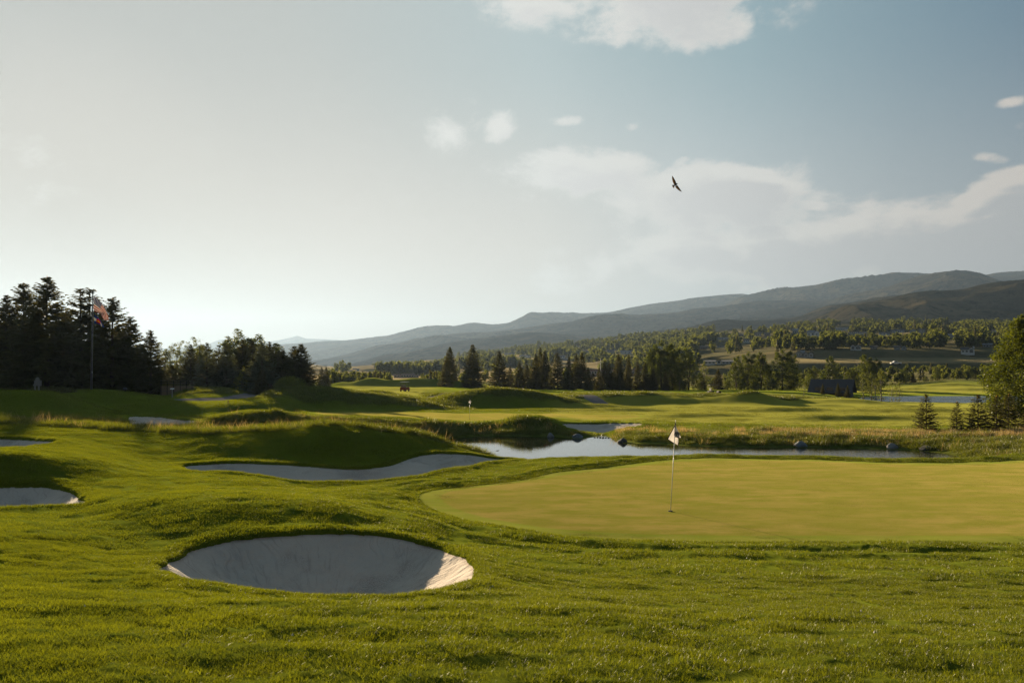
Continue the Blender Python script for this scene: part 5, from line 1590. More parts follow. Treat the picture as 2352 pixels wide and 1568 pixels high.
def m_cloth(col):
    def fn(t):
        n = t.noise(t.node('ShaderNodeTexCoord').outputs['Object'], 14, 4)
        c = t.mix(n, tuple(x * .9 for x in col), tuple(min(1, x * 1.08) for x in col))
        d = t.node('ShaderNodeBsdfDiffuse', i0=c); tr = t.node('ShaderNodeBsdfTranslucent', i0=c)
        return t.node('ShaderNodeMixShader', i0=0.55, i1=d.outputs[0], i2=tr.outputs[0])
    return fn


M_WHITE_CLOTH = mat('white_flag_cloth', m_cloth((0.80, 0.77, 0.75)))
M_TRIM_CLOTH = mat('flag_trim_cloth', m_cloth((0.03, 0.012, 0.018)))


def cloth(name, P, nu, nv, mt, parent=None, th=0.006, uv=True):
    """cloth surface from P(s, t), both sides, with a real thickness"""
    S, T = np.meshgrid(np.linspace(0, 1, nu), np.linspace(0, 1, nv), indexing='ij')
    V = np.array([P(s, t) for s, t in zip(S.ravel(), T.ravel())])
    o = new_mesh(name, V, grid_faces(nu, nv), mt, parent, smooth=True)
    attr(o, 's', S.ravel()); attr(o, 't', T.ravel())
    m = o.modifiers.new('thickness', 'SOLIDIFY'); m.thickness = th; m.offset = 0
    return o


def golf_flag(u_b, D, pts, v_top, label_pole, label_flag, big=True, vb=None):
    zb = float(hgt((u_b - CU) * K * D, D, H if big else H_soft)) - (0.0 if big else 0.02)
    H0, H1, F1, F0, KK, topu = pts
    base = Vector(((u_b - CU) * K * D, D, zb))
    top = at(topu, v_top, D)
    root = empty('flagstick', base); tag(root, label_pole, 'flagstick')
    def L(p): return tuple(Vector(p) - base)
    r = .0085 if big else .012
    hz = (top - base)
    # lower pole, dark sleeve that carries the flag, and the knob on top
    MB().tube([(0, 0, -0.1), tuple(hz * .84)], r, 10).build('pole', M_PALEPOLE, root, True)
    MB().tube([tuple(hz * .838), tuple(hz * .975)], r * 1.5, 10).build('sleeve', M_BLACK, root, True)
    k = MB(); k.tube([tuple(hz * .975), tuple(hz * 1.0)], r * .8, 8); k.sphere(tuple(hz * 1.0), r * 1.9, 10, 6); k.build('knob', M_STEEL, root, True)
    hole = MB(); hole.tube([(0, 0, -.02), (0, 0, .006)], .054, 24); ho = hole.build('hole', M_HOLE); ho.location = base  # dark disc on the turf, standing in for the cup's shaded inside
    ho.location.z += 0.001
    tag(ho, 'round dark disc painted as the shaded cup at the foot of ' + ('the near flagstick' if big else 'the distant flagstick'), 'golf hole')
    # flag: hoist H0-H1 on the pole, folded along H0-K; the part beyond the fold hangs behind
    f = empty('golf_flag', base); tag(f, label_flag, 'flag')
    H0, H1, F1, F0, KK = [Vector(p) - base for p in (H0, H1, F1, F0, KK)]
    off = Vector((0, 0.035, 0))
    def bil(a, b, c, d, s, t): return a.lerp(b, s).lerp(d.lerp(c, s), t)
    def front(s, t):   # triangle H0, H1, K
        p = H0.lerp(H1, t).lerp(H0.lerp(KK, t), s); w = .010 * math.sin(s * 3.1) * t
        return tuple(p + Vector((0, -.012 - w, 0)))
    def back(s, t):    # quad H0, F0, F1, K
        p = H0.lerp(F0, t).lerp(H0.lerp(KK, t).lerp(F1, t ** 1.5), s) + off * (1 - abs(2 * s - 1) * .3)
        return tuple(p + Vector((0, .014 * math.sin(7 * s + 3 * t) * t, 0)))
    cloth('front_fold', front, 14, 14, M_WHITE_CLOTH, f, .003)
    bk = cloth('hanging_fold', back, 18, 18, M_WHITE_CLOTH, f, .003)
    bw = .0075 if big else .012
    def edge(pts_, nm='piping'):
        MB().tube(pts_, bw, 6).build(nm, M_TRIM_CLOTH, f, True)
    edge([back(0, t) for t in np.linspace(0.02, 1, 8)]); edge([back(s, 1) for s in np.linspace(0, 1, 9)])
    edge([front(s, 1) for s in np.linspace(0, 1, 8)]); edge([back(1, t) for t in np.linspace(.8, 1, 4)])
    if big:
        # round emblem: dark ring with an open side, and a grey disc
        c = (H0 * .28 + H1 * .30 + KK * .42)
        R = (KK - H1).length * .42
        rg = []
        for i in range(19):
            a = math.radians(-250 + 290 * i / 18)
            rg.append((c.x + R * math.cos(a), c.y - .028, c.z + R * math.sin(a)))
        MB().tube(rg, .0065, 6).build('emblem_ring', M_BLACK, f, True)
        d = MB(); d.tube([(c.x, c.y - .018, c.z), (c.x, c.y - .021, c.z)], R * .80, 24)
        d.build('emblem_disc', mat('emblem_grey', m_cloth((0.22, 0.21, 0.22))), f)
    return root


D = 19.72
golf_flag(1539.8, D, (at(1551.5, 975.8, D), at(1549.6, 1002.2, D), at(1557.5, 1023, D), at(1534.2, 1008.5, D), at(1564.1, 1005.6, D), 1551.7), 966,
          'tall thin leaning flagstick standing on the near putting green', 'white golf flag with dark edges and round emblem on the near flagstick')
D = 77.0
golf_flag(1078.5, D, (at(1079.4, 917.5, D), at(1079.2, 923.5, D), at(1080.5, 927.5, D), at(1075.8, 924.0, D), at(1082.6, 923.5, D), 1079.4), 914.5,
          'distant flagstick on the sunlit green across the pond', 'small white flag on the distant flagstick across the pond', False)


def m_stripes(t):
    s, tt = get_attr(t, 's'), get_attr(t, 't')
    k = t.math('MODULO', t.math('MULTIPLY', tt, 6.5), 1.0)
    c = t.mix(t.math('GREATER_THAN', k, 0.5), (0.42, 0.045, 0.05), (0.66, 0.62, 0.58))
    canton = t.math('MULTIPLY', t.math('LESS_THAN', s, 0.40), t.math('LESS_THAN', tt, 0.54))
    gx = t.math('SUBTRACT', t.math('MODULO', t.math('MULTIPLY', s, 15.0), 1.0), 0.5)
    gy = t.math('SUBTRACT', t.math('MODULO', t.math('MULTIPLY', tt, 9.26), 1.0), 0.5)
    st = t.math('LESS_THAN', t.math('ADD', t.math('MULTIPLY', gx, gx), t.math('MULTIPLY', gy, gy)), 0.075)
    c = t.mix(canton, c, t.mix(st, (0.05, 0.075, 0.20), (0.66, 0.64, 0.62)))
    d = t.node('ShaderNodeBsdfDiffuse', i0=c); tr = t.node('ShaderNodeBsdfTranslucent', i0=c)
    return t.node('ShaderNodeMixShader', i0=0.5, i1=d.outputs[0], i2=tr.outputs[0])


def m_state(t):
    s, tt = get_attr(t, 's'), get_attr(t, 't')
    mid = t.math('MULTIPLY', t.math('GREATER_THAN', tt, .333), t.math('LESS_THAN', tt, .667))
    c = t.mix(mid, (0.06, 0.11, 0.33), (0.68, 0.66, 0.62))
    dx = t.math('MULTIPLY', t.math('SUBTRACT', s, 0.42), 1.5); dy = t.math('SUBTRACT', tt, 0.5)
    r = t.math('SQRT', t.math('ADD', t.math('MULTIPLY', dx, dx), t.math('MULTIPLY', dy, dy)))
    ring = t.math('MULTIPLY', t.math('LESS_THAN', r, .34), t.math('GREATER_THAN', r, .17))
    openr = t.math('MULTIPLY', t.math('GREATER_THAN', dx, 0.05), t.math('LESS_THAN', t.math('ABSOLUTE', dy), 0.10))
    c = t.mix(t.math('MULTIPLY', ring, t.math('SUBTRACT', 1.0, openr)), c, (0.62, 0.03, 0.04))
    c = t.mix(t.math('LESS_THAN', r, .17), c, (0.75, 0.50, 0.05))
    d = t.node('ShaderNodeBsdfDiffuse', i0=c); tr = t.node('ShaderNodeBsdfTranslucent', i0=c)
    return t.node('ShaderNodeMixShader', i0=0.5, i1=d.outputs[0], i2=tr.outputs[0])


D = 89.0
pb = Vector(((209.9 - CU) * K * D, D, base_z(209.9, D)))
fp = empty('flagpole', pb); tag(fp, 'tall dark flagpole carrying two flags before the spruces', 'flagpole')
tp = at(213.2, 674.5, D) - pb
MB().tube([(0, 0, -.2), tuple(tp * .5), tuple(tp)], [.12, .085, .05], 12).build('pole', M_DARKPOLE, fp, True)
MB().sphere(tuple(tp + Vector((0, 0, .06))), .11, 12, 8).build('ball', M_DARKPOLE, fp, True)
MB().tube([(.12, -.03, 1.2), tuple(tp * .97 + Vector((.09, -.03, 0)))], .009, 5).build('halyard', M_PALEPOLE, fp)
MB().box((.11, -.06, 1.95), (.06, .05, .22)).build('cleat', M_PALEPOLE, fp)


def big_flag(name, H0, H1, F0, F1, sag, mt, label):
    base = H0
    H0, H1, F0, F1 = [p - base for p in (H0, H1, F0, F1)]
    def P(s, t):
        tp_ = H0.lerp(F0, s) + Vector((.55 * sag * math.sin(s * math.pi), 0, .35 * sag * math.sin(s * math.pi)))
        bt = H1.lerp(F1, s) + Vector((.25 * sag * math.sin(s * math.pi), 0, .30 * sag * math.sin(s * math.pi)))
        p = tp_.lerp(bt, t)
        return tuple(p + Vector((0, .16 * math.sin(s * 9 + t * 4) * s + .05 * math.sin(t * 14), .03 * math.sin(s * 13 + t * 3) * s)))
    o = cloth(name, P, 34, 24, mt, None, .012)
    o.location = base
    tag(o, label, 'flag')
    return o


big_flag('national_flag', at(215.5, 678.6, D), at(215.5, 714.7, D), at(249, 735.5, D), at(239.5, 736, D), .55, mat('striped_flag_cloth', m_stripes), 'large red and white striped flag with starred blue corner, upper on the flagpole')
big_flag('state_flag', at(216.3, 721.3, D), at(216.0, 743.5, D), at(238.5, 752.5, D), at(231.5, 748, D), .30, mat('state_flag_cloth', m_state), 'smaller blue, white and red flag flying below the striped one')

# ------------------------------------------------------------------ wooden sign, lamp, stand, fence
M_SIGNW = plain('weathered_sign_wood', (0.22, 0.19, 0.165), 0.85, 0, .15, 3, .3, 20)
M_DKWOOD = plain('dark_wood', (0.07, 0.05, 0.04), 0.85, 0, .2, 3)
D = 84.0
s0 = Vector(((86 - CU) * K * D, D, base_z(86, D)))
sg_ = empty('wooden_sign', s0); tag(sg_, 'back of a grey wooden sign with arched top on two posts', 'sign')
zt = at(86, 865.6, D).z - s0.z; z1 = at(86, 873, D).z - s0.z; z2 = at(86, 886, D).z - s0.z
hw = 9.3 * K * D; aw = 4.6 * K * D
arch = [(-hw, z2), (hw, z2), (hw, z1), (aw, z1)] + [(aw * math.cos(a), z1 + (zt - z1) * math.sin(a)) for a in np.linspace(.15, math.pi - .15, 9)] + [(-aw, z1)]
MB().poly_prism(arch, -.04, .04).build('board', M_SIGNW, sg_)
for sx in (-.42, .42):
    MB().box((sx * hw * 1.15, -.09, (z1) / 2 - .1), (.13, .09, z1 + .15)).build('post', M_SIGNW, sg_)
MB().box((0, -.085, z2 + .12), (hw * 1.9, .08, .09)).build('rail', M_SIGNW, sg_)

D = 88.0
l0 = Vector(((287.6 - CU) * K * D, D, base_z(287.6, D)))
fl = empty('flood_lamp', l0); tag(fl, 'small dark ground floodlight aimed up at the flagpole', 'lamp')
MB().tube([(0, 0, -.1), (0, 0, .22)], .03, 8).build('stake', M_BLACK, fl)
MB().box((-.02, 0, .36), (.40, .22, .20), rx=.5).build('housing', M_DARKPOLE, fl)
MB().box((-.02, .12, .43), (.34, .02, .14), rx=.5).build('lens', M_STEEL, fl)
D = 93.0
l0 = Vector(((395.5 - CU) * K * D, D, base_z(395.5, D)))
st_ = empty('tee_stand', l0); tag(st_, 'small post with a flat slanted top beside the cart path', 'sign')
hh = at(395, 892.5, D).z - l0.z
MB().box((0, 0, hh / 2 - .1), (.10, .10, hh + .1)).build('post', M_SIGNW, st_)
MB().box((0, 0, hh), (.42, .28, .05), rx=.3).build('plate', M_PALEPOLE, st_)
D = 83.0
l0 = Vector(((524 - CU) * K * D, D, base_z(524, D)))
mk = MB(); mk.tube([(0, 0, -.1), (0, 0, .26)], .045, 8); mk.sphere((0, 0, .30), .07, 8, 6)
o = mk.build('yardage_marker', plain('marker_wood', (0.30, 0.17, 0.11), .8)); o.location = l0
tag(o, 'little brown marker post on the lit grass below the cart path', 'marker post')

D = 104.0
fx = [pt(u, D) for u in (366, 384, 414, 441, 447)]
fz = min(base_z(u, D) for u in (366, 384, 414, 441))
fn_ = empty('chain_link_fence', (0, 0, 0)); tag(fn_, 'tall chain-link fence with tan screen behind the left mound', 'fence')
ztop = at(400, 874, D).z; zmid = at(400, 879.5, D).z; zpt = at(400, 886, D).z; zlow = at(400, 898, D).z
for u in (370, 384, 399, 414, 428, 441):
    p = pt(u, D); MB().tube([(p[0], D, fz - .3), (p[0], D, ztop)], .032, 8).build('post', M_BLACK, fn_)
for z_ in (ztop, zmid, zlow):
    a, b = pt(368, D), pt(446, D); MB().tube([(a[0], D, z_), (b[0], D, z_)], .018, 6).build('rail', M_DARKPOLE, fn_)
a, b = pt(368, D), pt(446, D)
MB().box(((a[0] + b[0]) / 2, D + .06, (zpt + fz) / 2), (b[0] - a[0], .03, zpt - fz)).build('screen', plain('tan_windscreen', (0.20, 0.13, 0.075), .9, 0, .15, .8), fn_)

# ------------------------------------------------------------------ rocks round the pond
def rock(u, v, wu, label, col=0, D=None, flat=.5, seed=1, group='boulders around the pond', z=None):
    r = random.Random(seed)
    if D is None: D = 2.08 * 0 + (CAM_H + 2.06) / ((v - CV) * K)
    w = wu * K * D
    bm = bmesh.new(); bmesh.ops.create_icosphere(bm, subdivisions=3, radius=.5)
    pl = [(Vector((r.uniform(-1, 1), r.uniform(-1, 1), r.uniform(-.3, 1))).normalized(), r.uniform(.30, .46)) for _ in range(9)]
    for q in bm.verts:
        for n, d in pl:
            e = q.co.dot(n) - d
            if e > 0: q.co -= n * e * .85
        q.co *= 1 + .05 * math.sin(q.co.x * 9 + seed) * math.cos(q.co.y * 7)
        q.co.x *= 1.0; q.co.z *= flat * 1.15; q.co.y *= .8
    me = bpy.data.meshes.new('boulder'); bm.to_mesh(me); bm.free(); me.materials.append(M_ROCK[col])
    for p in me.polygons: p.use_smooth = True
    o = bpy.data.objects.new('boulder', me); COL.objects.link(o)
    o.location = ((u - CU) * K * D, D, (-2.08 if z is None else z) + .10 * w); o.scale = (w, w, w); o.rotation_euler = (0, 0, r.uniform(-.4, .4))
    tag(o, label, 'boulder', group)


import bmesh
M_ROCK = [plain('grey_rock', (0.15, 0.14, 0.13), .85, 0, .18, 4, .6, 9), plain('dark_rock', (0.07, 0.06, 0.052), .8, 0, .2, 4, .6, 9), plain('blue_grey_rock', (0.13, 0.135, 0.14), .8, 0, .15, 4, .5, 9)]
rock(1265, 1003, 18, 'pointed grey boulder at the water under the small shaded mound', 0, flat=.85, seed=3)
rock(1327, 1005, 26, 'low rounded boulder near the tip of the grassy spit', 2, flat=.55, seed=4)
rock(1216, 986, 11, 'small pale rock up in the grass of the bank', 0, D=71, flat=.6, seed=5, z=-1.75)
rock(1430, 1016, 24, 'dark slanted boulder guarding the right side of the inlet', 1, D=62.4, flat=.65, seed=6)
rock(1838, 1026, 36, 'wide pale boulder at the water left of the other two on the right bank', 2, flat=.5, seed=7)
rock(2048, 1028, 31, 'rounded boulder in the middle of the three on the right bank', 0, D=57.2, flat=.6, seed=8)
rock(2129, 1031, 37, 'long flat boulder nearest the leafy tree on the right bank', 1, D=56, flat=.45, seed=9)
rock(2347, 1033, 26, 'boulder cut by the right edge above the green', 1, D=48, flat=.8, seed=10, z=-1.75)
rr_ = random.Random(4)
for i in range(9):
    u = 1366 + i * 6.4; rock(u, 1003.5 + rr_.uniform(-.6, .8), rr_.uniform(4, 7.5), 'small dark stone in the line across the inlet', 1, D=67.2 - i * .12, flat=.5, seed=30 + i, group='stones lining the inlet')

# ------------------------------------------------------------------ birds
def swallow(name, c, scale, label, roll=0.0, yaw=0.0, flip=1):
    """wings spread, forked tail; drawn in the plane of the picture then turned"""
    def q(x, y): return ((x - 1185) * 0.000748, -(y - 535) * 0.000748)
    mb = MB()
    def panel(lead, trail, dz0, dz1, th=.0035):
        n = len(lead); b = len(mb.v)
        for i in range(n):
            f = i / (n - 1); y = dz0 + (dz1 - dz0) * f
            for (x_, z_), k in ((q(*lead[i]), 1.0), (q(*trail[i]), .25)):
                mb.v.append((x_, y - th * k * (1 - .7 * f), z_)); mb.v.append((x_, y + th * k * (1 - .7 * f), z_))
        for i in range(n - 1):
            a = b + 4 * i; e = a + 4
            for f_, m_ in (((a, a + 2, e + 2, e), 1), ((a + 1, e + 1, e + 3, a + 3), 1), ((a, e, e + 1, a + 1), 0), ((a + 2, a + 3, e + 3, e + 2), 1)):
                mb.f.append(f_); mb.m.append(m_)
    # dark leading part and paler trailing part of each wing
    up_lead = [(1200, 510), (1188, 485), (1176, 458), (1150, 418), (1120, 376), (1088, 338)]
    up_mid = [(1160, 530), (1156, 500), (1150, 470), (1130, 428), (1108, 386), (1087, 342)]
    up_tr = [(1142, 525), (1126, 500), (1108, 470), (1094, 432), (1084, 392), (1084, 345)]
    lo_lead = [(1215, 540), (1232, 562), (1250, 590), (1272, 628), (1296, 668), (1317, 702)]
    lo_mid = [(1190, 565), (1212, 582), (1232, 604), (1258, 638), (1286, 674), (1314, 703)]
    lo_tr = [(1170, 570), (1182, 600), (1202, 630), (1236, 662), (1272, 686), (1310, 704)]
    for a, b_ in ((up_lead, up_mid), (lo_lead, lo_mid)): mb.mi = 0; panel(a, b_, 0, -.035)
    n0 = len(mb.f)
    panel(up_mid, up_tr, 0, -.035, .0012); panel(lo_mid, lo_tr, 0, -.035, .0012)
    for i in range(n0, len(mb.f)): mb.m[i] = 1
    for i in range(n0): mb.m[i] = 0
    # tail: two lobes
    for pl in ([(1155, 540), (1120, 541), (1086, 544), (1092, 552), (1125, 572), (1150, 566)], [(1150, 560), (1125, 570), (1102, 578), (1118, 598), (1146, 613), (1153, 580)]):
        k = len(mb.v); N = len(pl)
        for y in (-.002, .002):
            for p in pl: x_, z_ = q(*p); mb.v.append((x_, y, z_))
        mb.f.append(tuple(k + i for i in range(N))); mb.m.append(0 if pl[0][0] == 1155 else 1)
        mb.f.append(tuple(k + N + i for i in range(N))[::-1]); mb.m.append(0 if pl[0][0] == 1155 else 1)
        for i in range(N): j = (i + 1) % N; mb.f.append((k + i, k + N + i, k + N + j, k + j)); mb.m.append(0)
    # body, breast, head and bill as one tapering tube
    mb.mi = 0
    body = [(1128, 556), (1148, 550), (1170, 540), (1192, 528), (1206, 518), (1216, 511), (1226, 508), (1236, 512)]
    mb.tube([(q(*p)[0], .002, q(*p)[1]) for p in body], [.004, .010, .0165, .0175, .0125, .0120, .0080, .001], 10)
    o = mb.build(name, [M_BIRD, M_BIRD2], smooth=True)
    o.location = c; o.scale = (scale * flip, scale, scale); o.rotation_euler = (0, roll, yaw)
    tag(o, label, 'bird')
    return o


M_BIRD = plain('dark_feathers', (0.020, 0.015, 0.013), .7)
M_BIRD2 = mat('pale_feathers', m_leaf((0.16, 0.115, 0.10), (0.22, 0.16, 0.14), .6, .5, 0.0))
swallow('swallow', at(1552, 424.5, 14.0), 1.0, 'swallow gliding high in the sky with wings spread', 0, .12)
swallow('swallow', at(1253, 1022.5, 50.0), 1.0, 'swallow skimming the pond near the boulders', 1.9, .5)
swallow('swallow', at(1143, 1034.5, 46.0), .9, 'swallow skimming the pond at its left end', .9, -.4, -1)

# ------------------------------------------------------------------ houses, barn, carts, cars
WALLC = {'white': plain('white_siding', (0.48, 0.47, 0.46), .8, 0, .06, .3), 'cream': plain('cream_siding', (0.38, 0.34, 0.29), .8, 0, .06, .3), 'grey': plain('grey_siding', (0.20, 0.21, 0.22), .8, 0, .06, .3),
         'brown': plain('brown_siding', (0.13, 0.085, 0.06), .85, 0, .1, .3), 'brick': plain('brick_wall', (0.16, 0.10, 0.085), .9, 0, .1, .4), 'dark': plain('dark_boards', (0.055, 0.045, 0.04), .9, 0, .15, .5)}
ROOFC = {'dark': plain('dark_shingles', (0.045, 0.042, 0.045), .9, 0, .15, .5, .4, 5), 'brown': plain('brown_shingles', (0.09, 0.07, 0.055), .9, 0, .15, .5, .4, 5), 'grey': plain('grey_shingles', (0.14, 0.14, 0.15), .85, 0, .1, .5, .3, 5)}
M_GLASS = plain('window_glass', (0.02, 0.025, 0.03), .12, 0, .05, spec=.7)
M_FRAME = plain('window_frame', (0.45, 0.45, 0.44), .6)


def gable(mb, cx, cy_, z, w, d, rh, ov=.35, along='x', th=.18):
    """pitched roof; ridge along x or along y"""
    if along == 'x':
        pr = [(-d / 2 - ov, 0), (-d / 2 - ov, th), (0, rh + th), (d / 2 + ov, th), (d / 2 + ov, 0), (0, rh)]
        k = len(mb.v)
        for x_ in (-w / 2 - ov, w / 2 + ov):
            for (a, b) in pr: mb.v.append((cx + x_, cy_ + a, z + b))
    else:
        pr = [(-w / 2 - ov, 0), (-w / 2 - ov, th), (0, rh + th), (w / 2 + ov, th), (w / 2 + ov, 0), (0, rh)]
        k = len(mb.v)
        for y_ in (-d / 2 - ov, d / 2 + ov):
            for (a, b) in pr: mb.v.append((cx + a, cy_ + y_, z + b))
    for i in range(6):
        j = (i + 1) % 6; mb.f.append((k + i, k + j, k + 6 + j, k + 6 + i)); mb.m.append(mb.mi)
    mb.f += [(k, k + 5, k + 2, k + 1), (k + 5, k + 4, k + 3, k + 2), (k + 6, k + 7, k + 8, k + 11), (k + 11, k + 8, k + 9, k + 10)]; mb.m += [mb.mi] * 4


def wall_box(mb, cx, cy_, w, d, h, rh=0, along='x'):
    if rh <= 0: mb.box((cx, cy_, h / 2 - .5), (w, d, h + 1)); return
    if along == 'y':
        mb.v, n = mb.v, len(mb.v)
        pr = [(-w / 2, -1), (w / 2, -1), (w / 2, h), (0, h + rh), (-w / 2, h)]
        for y_ in (-d / 2, d / 2):
            for a, b in pr: mb.v.append((cx + a, cy_ + y_, b))
    else:
        n = len(mb.v); pr = [(-d / 2, -1), (d / 2, -1), (d / 2, h), (0, h + rh), (-d / 2, h)]
        for x_ in (-w / 2, w / 2):
            for a, b in pr: mb.v.append((cx + x_, cy_ + a, b))
    mb.f += [(n, n + 1, n + 2, n + 3, n + 4), (n + 9, n + 8, n + 7, n + 6, n + 5)]; mb.m += [mb.mi] * 2
    for i in range(5):
        j = (i + 1) % 5; mb.f.append((n + i, n + 5 + i, n + 5 + j, n + j)); mb.m.append(mb.mi)


def house(u, vb, wu, hv, label, wall='white', roof='dark', vols=None, flat=False, yaw=0.0, D=None, arched=False, chimney=False, name='house', nwin=3):
    """vols: blocks (x offset, width, height, ridge direction) as shares of the whole; front faces the viewer"""
    if D is None: D = float(seen(u, vb, 300, 1600)[1])
    W = wu * K * D; Ht = hv * K * D
    loc = Vector(((u - CU) * K * D, D, base_z(u, D)))
    root = empty(name, loc, yaw - math.atan((u - CU) * K)); tag(root, label, 'house' if name == 'house' else 'building')
    vols = vols or [(0, 1.0, .62, 'x')]
    dep = min(10, max(6, W * .6))
    for (xo, ws, hs, along) in vols:
        w, h = W * ws, Ht * hs; rh = 0 if flat else max(.6, Ht * (1 - hs) if along == 'x' else Ht * (1 - hs) * 1.0)
        d = dep * (1.0 if along == 'x' else 1.15)
        wb = MB(); wall_box(wb, xo * W, 0, w, d, h, rh, along); wb.build('wall', WALLC[wall], root)
        rb = MB()
        if flat: rb.box((xo * W, 0, h + .15), (w + .8, d + .8, .3))
        else: gable(rb, xo * W, 0, h, w, d, rh, .4, along)
        rb.build('roof', ROOFC[roof], root)
        k = max(1, int(round(nwin * ws)))
        for i in range(k):
            wx = xo * W + w * ((i + .5) / k - .5); ww = min(1.6, w / k * .55); wh = min(1.5, h * .42)
            wz = h * .55
            fm = MB(); fm.box((wx, -d / 2 - .04, wz), (ww + .25, .08, wh + .25)); f = fm.build('window', M_FRAME, root)
            gl = MB(); gl.box((wx, -d / 2 - .10, wz), (ww, .05, wh)); gl.build('pane', M_GLASS, f)
        if arched and along == 'y':
            r_ = w * .28; zc = h * .75
            pr = [(xo * W - r_, h * .22), (xo * W + r_, h * .22), (xo * W + r_, zc)] + [(xo * W + r_ * math.cos(a), zc + r_ * math.sin(a)) for a in np.linspace(.2, 2.94, 8)] + [(xo * W - r_, zc)]
            b = MB().poly_prism([(x_ * 1, z_) for x_, z_ in pr], -d / 2 - .22, -d / 2 - .12); b.build('arched_window', M_GLASS, root)
    if chimney: MB().box((W * .42, 0, Ht * .95), (.9, .9, Ht * .5)).build('chimney', WALLC[wall], root)
    return root


house(2223, 811.5, 27, 13.5, 'white two storey house with tall arched window right above the bank', 'white', 'dark', [(-.22, .56, .62, 'x'), (.26, .46, .62, 'y')], arched=True, chimney=True)
house(1966, 820, 23, 12, 'white house with two front gables left on the bank', 'white', 'dark', [(-.28, .42, .62, 'y'), (.20, .56, .60, 'y')], arched=True, D=474)
house(2268, 804.5, 18, 8, 'grey house half hidden left of the big cottonwood', 'grey', 'grey', [(0, 1, .6, 'x')], D=500)
house(2068, 819, 26, 9, 'low grey house with several roofs among trees on the bank', 'grey', 'brown', [(-.25, .5, .55, 'x'), (.28, .42, .6, 'y')], D=474)
house(2007, 817, 14, 7, 'small brown house behind the dark leafy tree', 'brown', 'dark', None, D=480)
house(1838, 826, 17, 13, 'blue grey gabled house, left of the pair above the barn', 'grey', 'grey', [(-.2, .6, .55, 'y'), (.3, .45, .5, 'x')], D=455)
house(1857, 827, 21, 13, 'blue grey house with twin gables, right of the pair above the barn', 'grey', 'dark', [(-.25, .48, .55, 'y'), (.25, .48, .55, 'y')], D=452)
house(1650, 830, 63, 6.5, 'long low white building with an arched entrance in its middle', 'white', 'grey', [(-.30, .40, .8, 'x'), (.02, .16, .75, 'y'), (.31, .38, .8, 'x')], name='long_building', nwin=8, arched=True, D=446)
house(1714.5, 786, 13, 8, 'small white house by the bare knoll', 'white', 'dark')
house(1742, 771, 13, 8, 'pale house in trees left of the blue one on the crest', 'cream', 'brown')
house(1762, 772, 12, 8, 'brownish house right of the pale one on the crest', 'brown', 'brown')
house(1827, 767, 13, 12, 'tall pale blue house on the village crest', 'grey', 'grey')
house(1868, 772, 26, 13, 'large white house with stepped roofs catching pink light', 'white', 'grey', [(-.2, .6, .6, 'x'), (.28, .44, .55, 'y')])
house(1933, 758, 27, 5.5, 'long white house highest on the slope', 'white', 'grey', nwin=5)
house(1970, 766.5, 36, 7, 'long flat roofed house with a row of windows', 'cream', 'brown', flat=True, nwin=8)
house(2031, 769, 22, 6, 'low house with wide eaves below the crest trees', 'white', 'dark')
house(2061, 764, 28, 8, 'white house with dark band of windows on the crest', 'white', 'dark', nwin=6)
house(2097, 764, 13, 9, 'grey house with steep gable on the crest', 'grey', 'dark', [(0, 1, .5, 'y')])
house(2118, 764, 13, 9, 'tan house beside the steep gabled one', 'cream', 'brown')
house(2185, 775, 12, 8, 'grey house alone on the dark slope', 'grey', 'grey')
house(2285, 763, 10, 6, 'small white gable catching the light beside the cottonwood', 'white', 'brown')
house(1655, 797, 17, 4.5, 'flat white roofed building in the village trees', 'cream', 'grey', flat=True)
house(1616, 801, 17, 7, 'reddish gabled house in the village trees', 'brick', 'brown')
house(1660, 780, 20, 5, 'pair of low pale roofs near the ridge trees', 'cream', 'grey')
house(1704, 770.5, 5, 3.5, 'tiny reddish house on the bare knoll', 'brick', 'brown')
house(1170, 816, 22, 5, 'wide low house on the grassy slope behind the spruces', 'cream', 'grey')
house(1206, 820, 24, 5, 'pale house right of the wide low one on the slope', 'white', 'grey')
house(1437, 812, 25, 7, 'pale house with long grey roof among village trees', 'white', 'grey')
house(1403, 809, 17, 6, 'dark roofed house left of the pale long roofed one', 'grey', 'dark')
house(1289, 822, 18, 6, 'low white house glimpsed between spruce tops', 'white', 'grey')
house(1300, 827, 14, 4, 'small grey house under the low white one', 'grey', 'grey')
house(1344, 808, 12, 4, 'orange lit gable among the distant village trees', 'brick', 'brown')
house(1515, 800, 14, 5, 'white cottage high left of the tall leafy tree', 'white', 'grey')
house(1378, 843, 74, 17, 'long brick school building with flat dark roofs behind the spruces', 'brick', 'dark', [(-.26, .48, .9, 'x'), (.24, .5, .95, 'x')], flat=True, name='school_building', nwin=12, D=505)
house(1466, 841, 30, 17, 'dark school wing with two gables beside the tall leafy tree', 'brick', 'dark', [(-.25, .5, .65, 'y'), (.25, .5, .6, 'y')], name='school_building', nwin=4, D=500)
house(933, 872.5, 56, 9, 'low brown flat roofed building behind the small wood', 'brick', 'grey', [(-.3, .4, .75, 'x'), (.1, .45, .95, 'x'), (.40, .2, .7, 'x')], flat=True, name='low_building', nwin=8, D=520)
for i, (u, lb) in enumerate([(815, 'row house nearest the smoke plume in the far valley'), (826, 'second row house in the far valley'), (838, 'third row house in the far valley')]):
    house(u, 846, 9, 4, lb, 'cream', 'grey', D=1150)

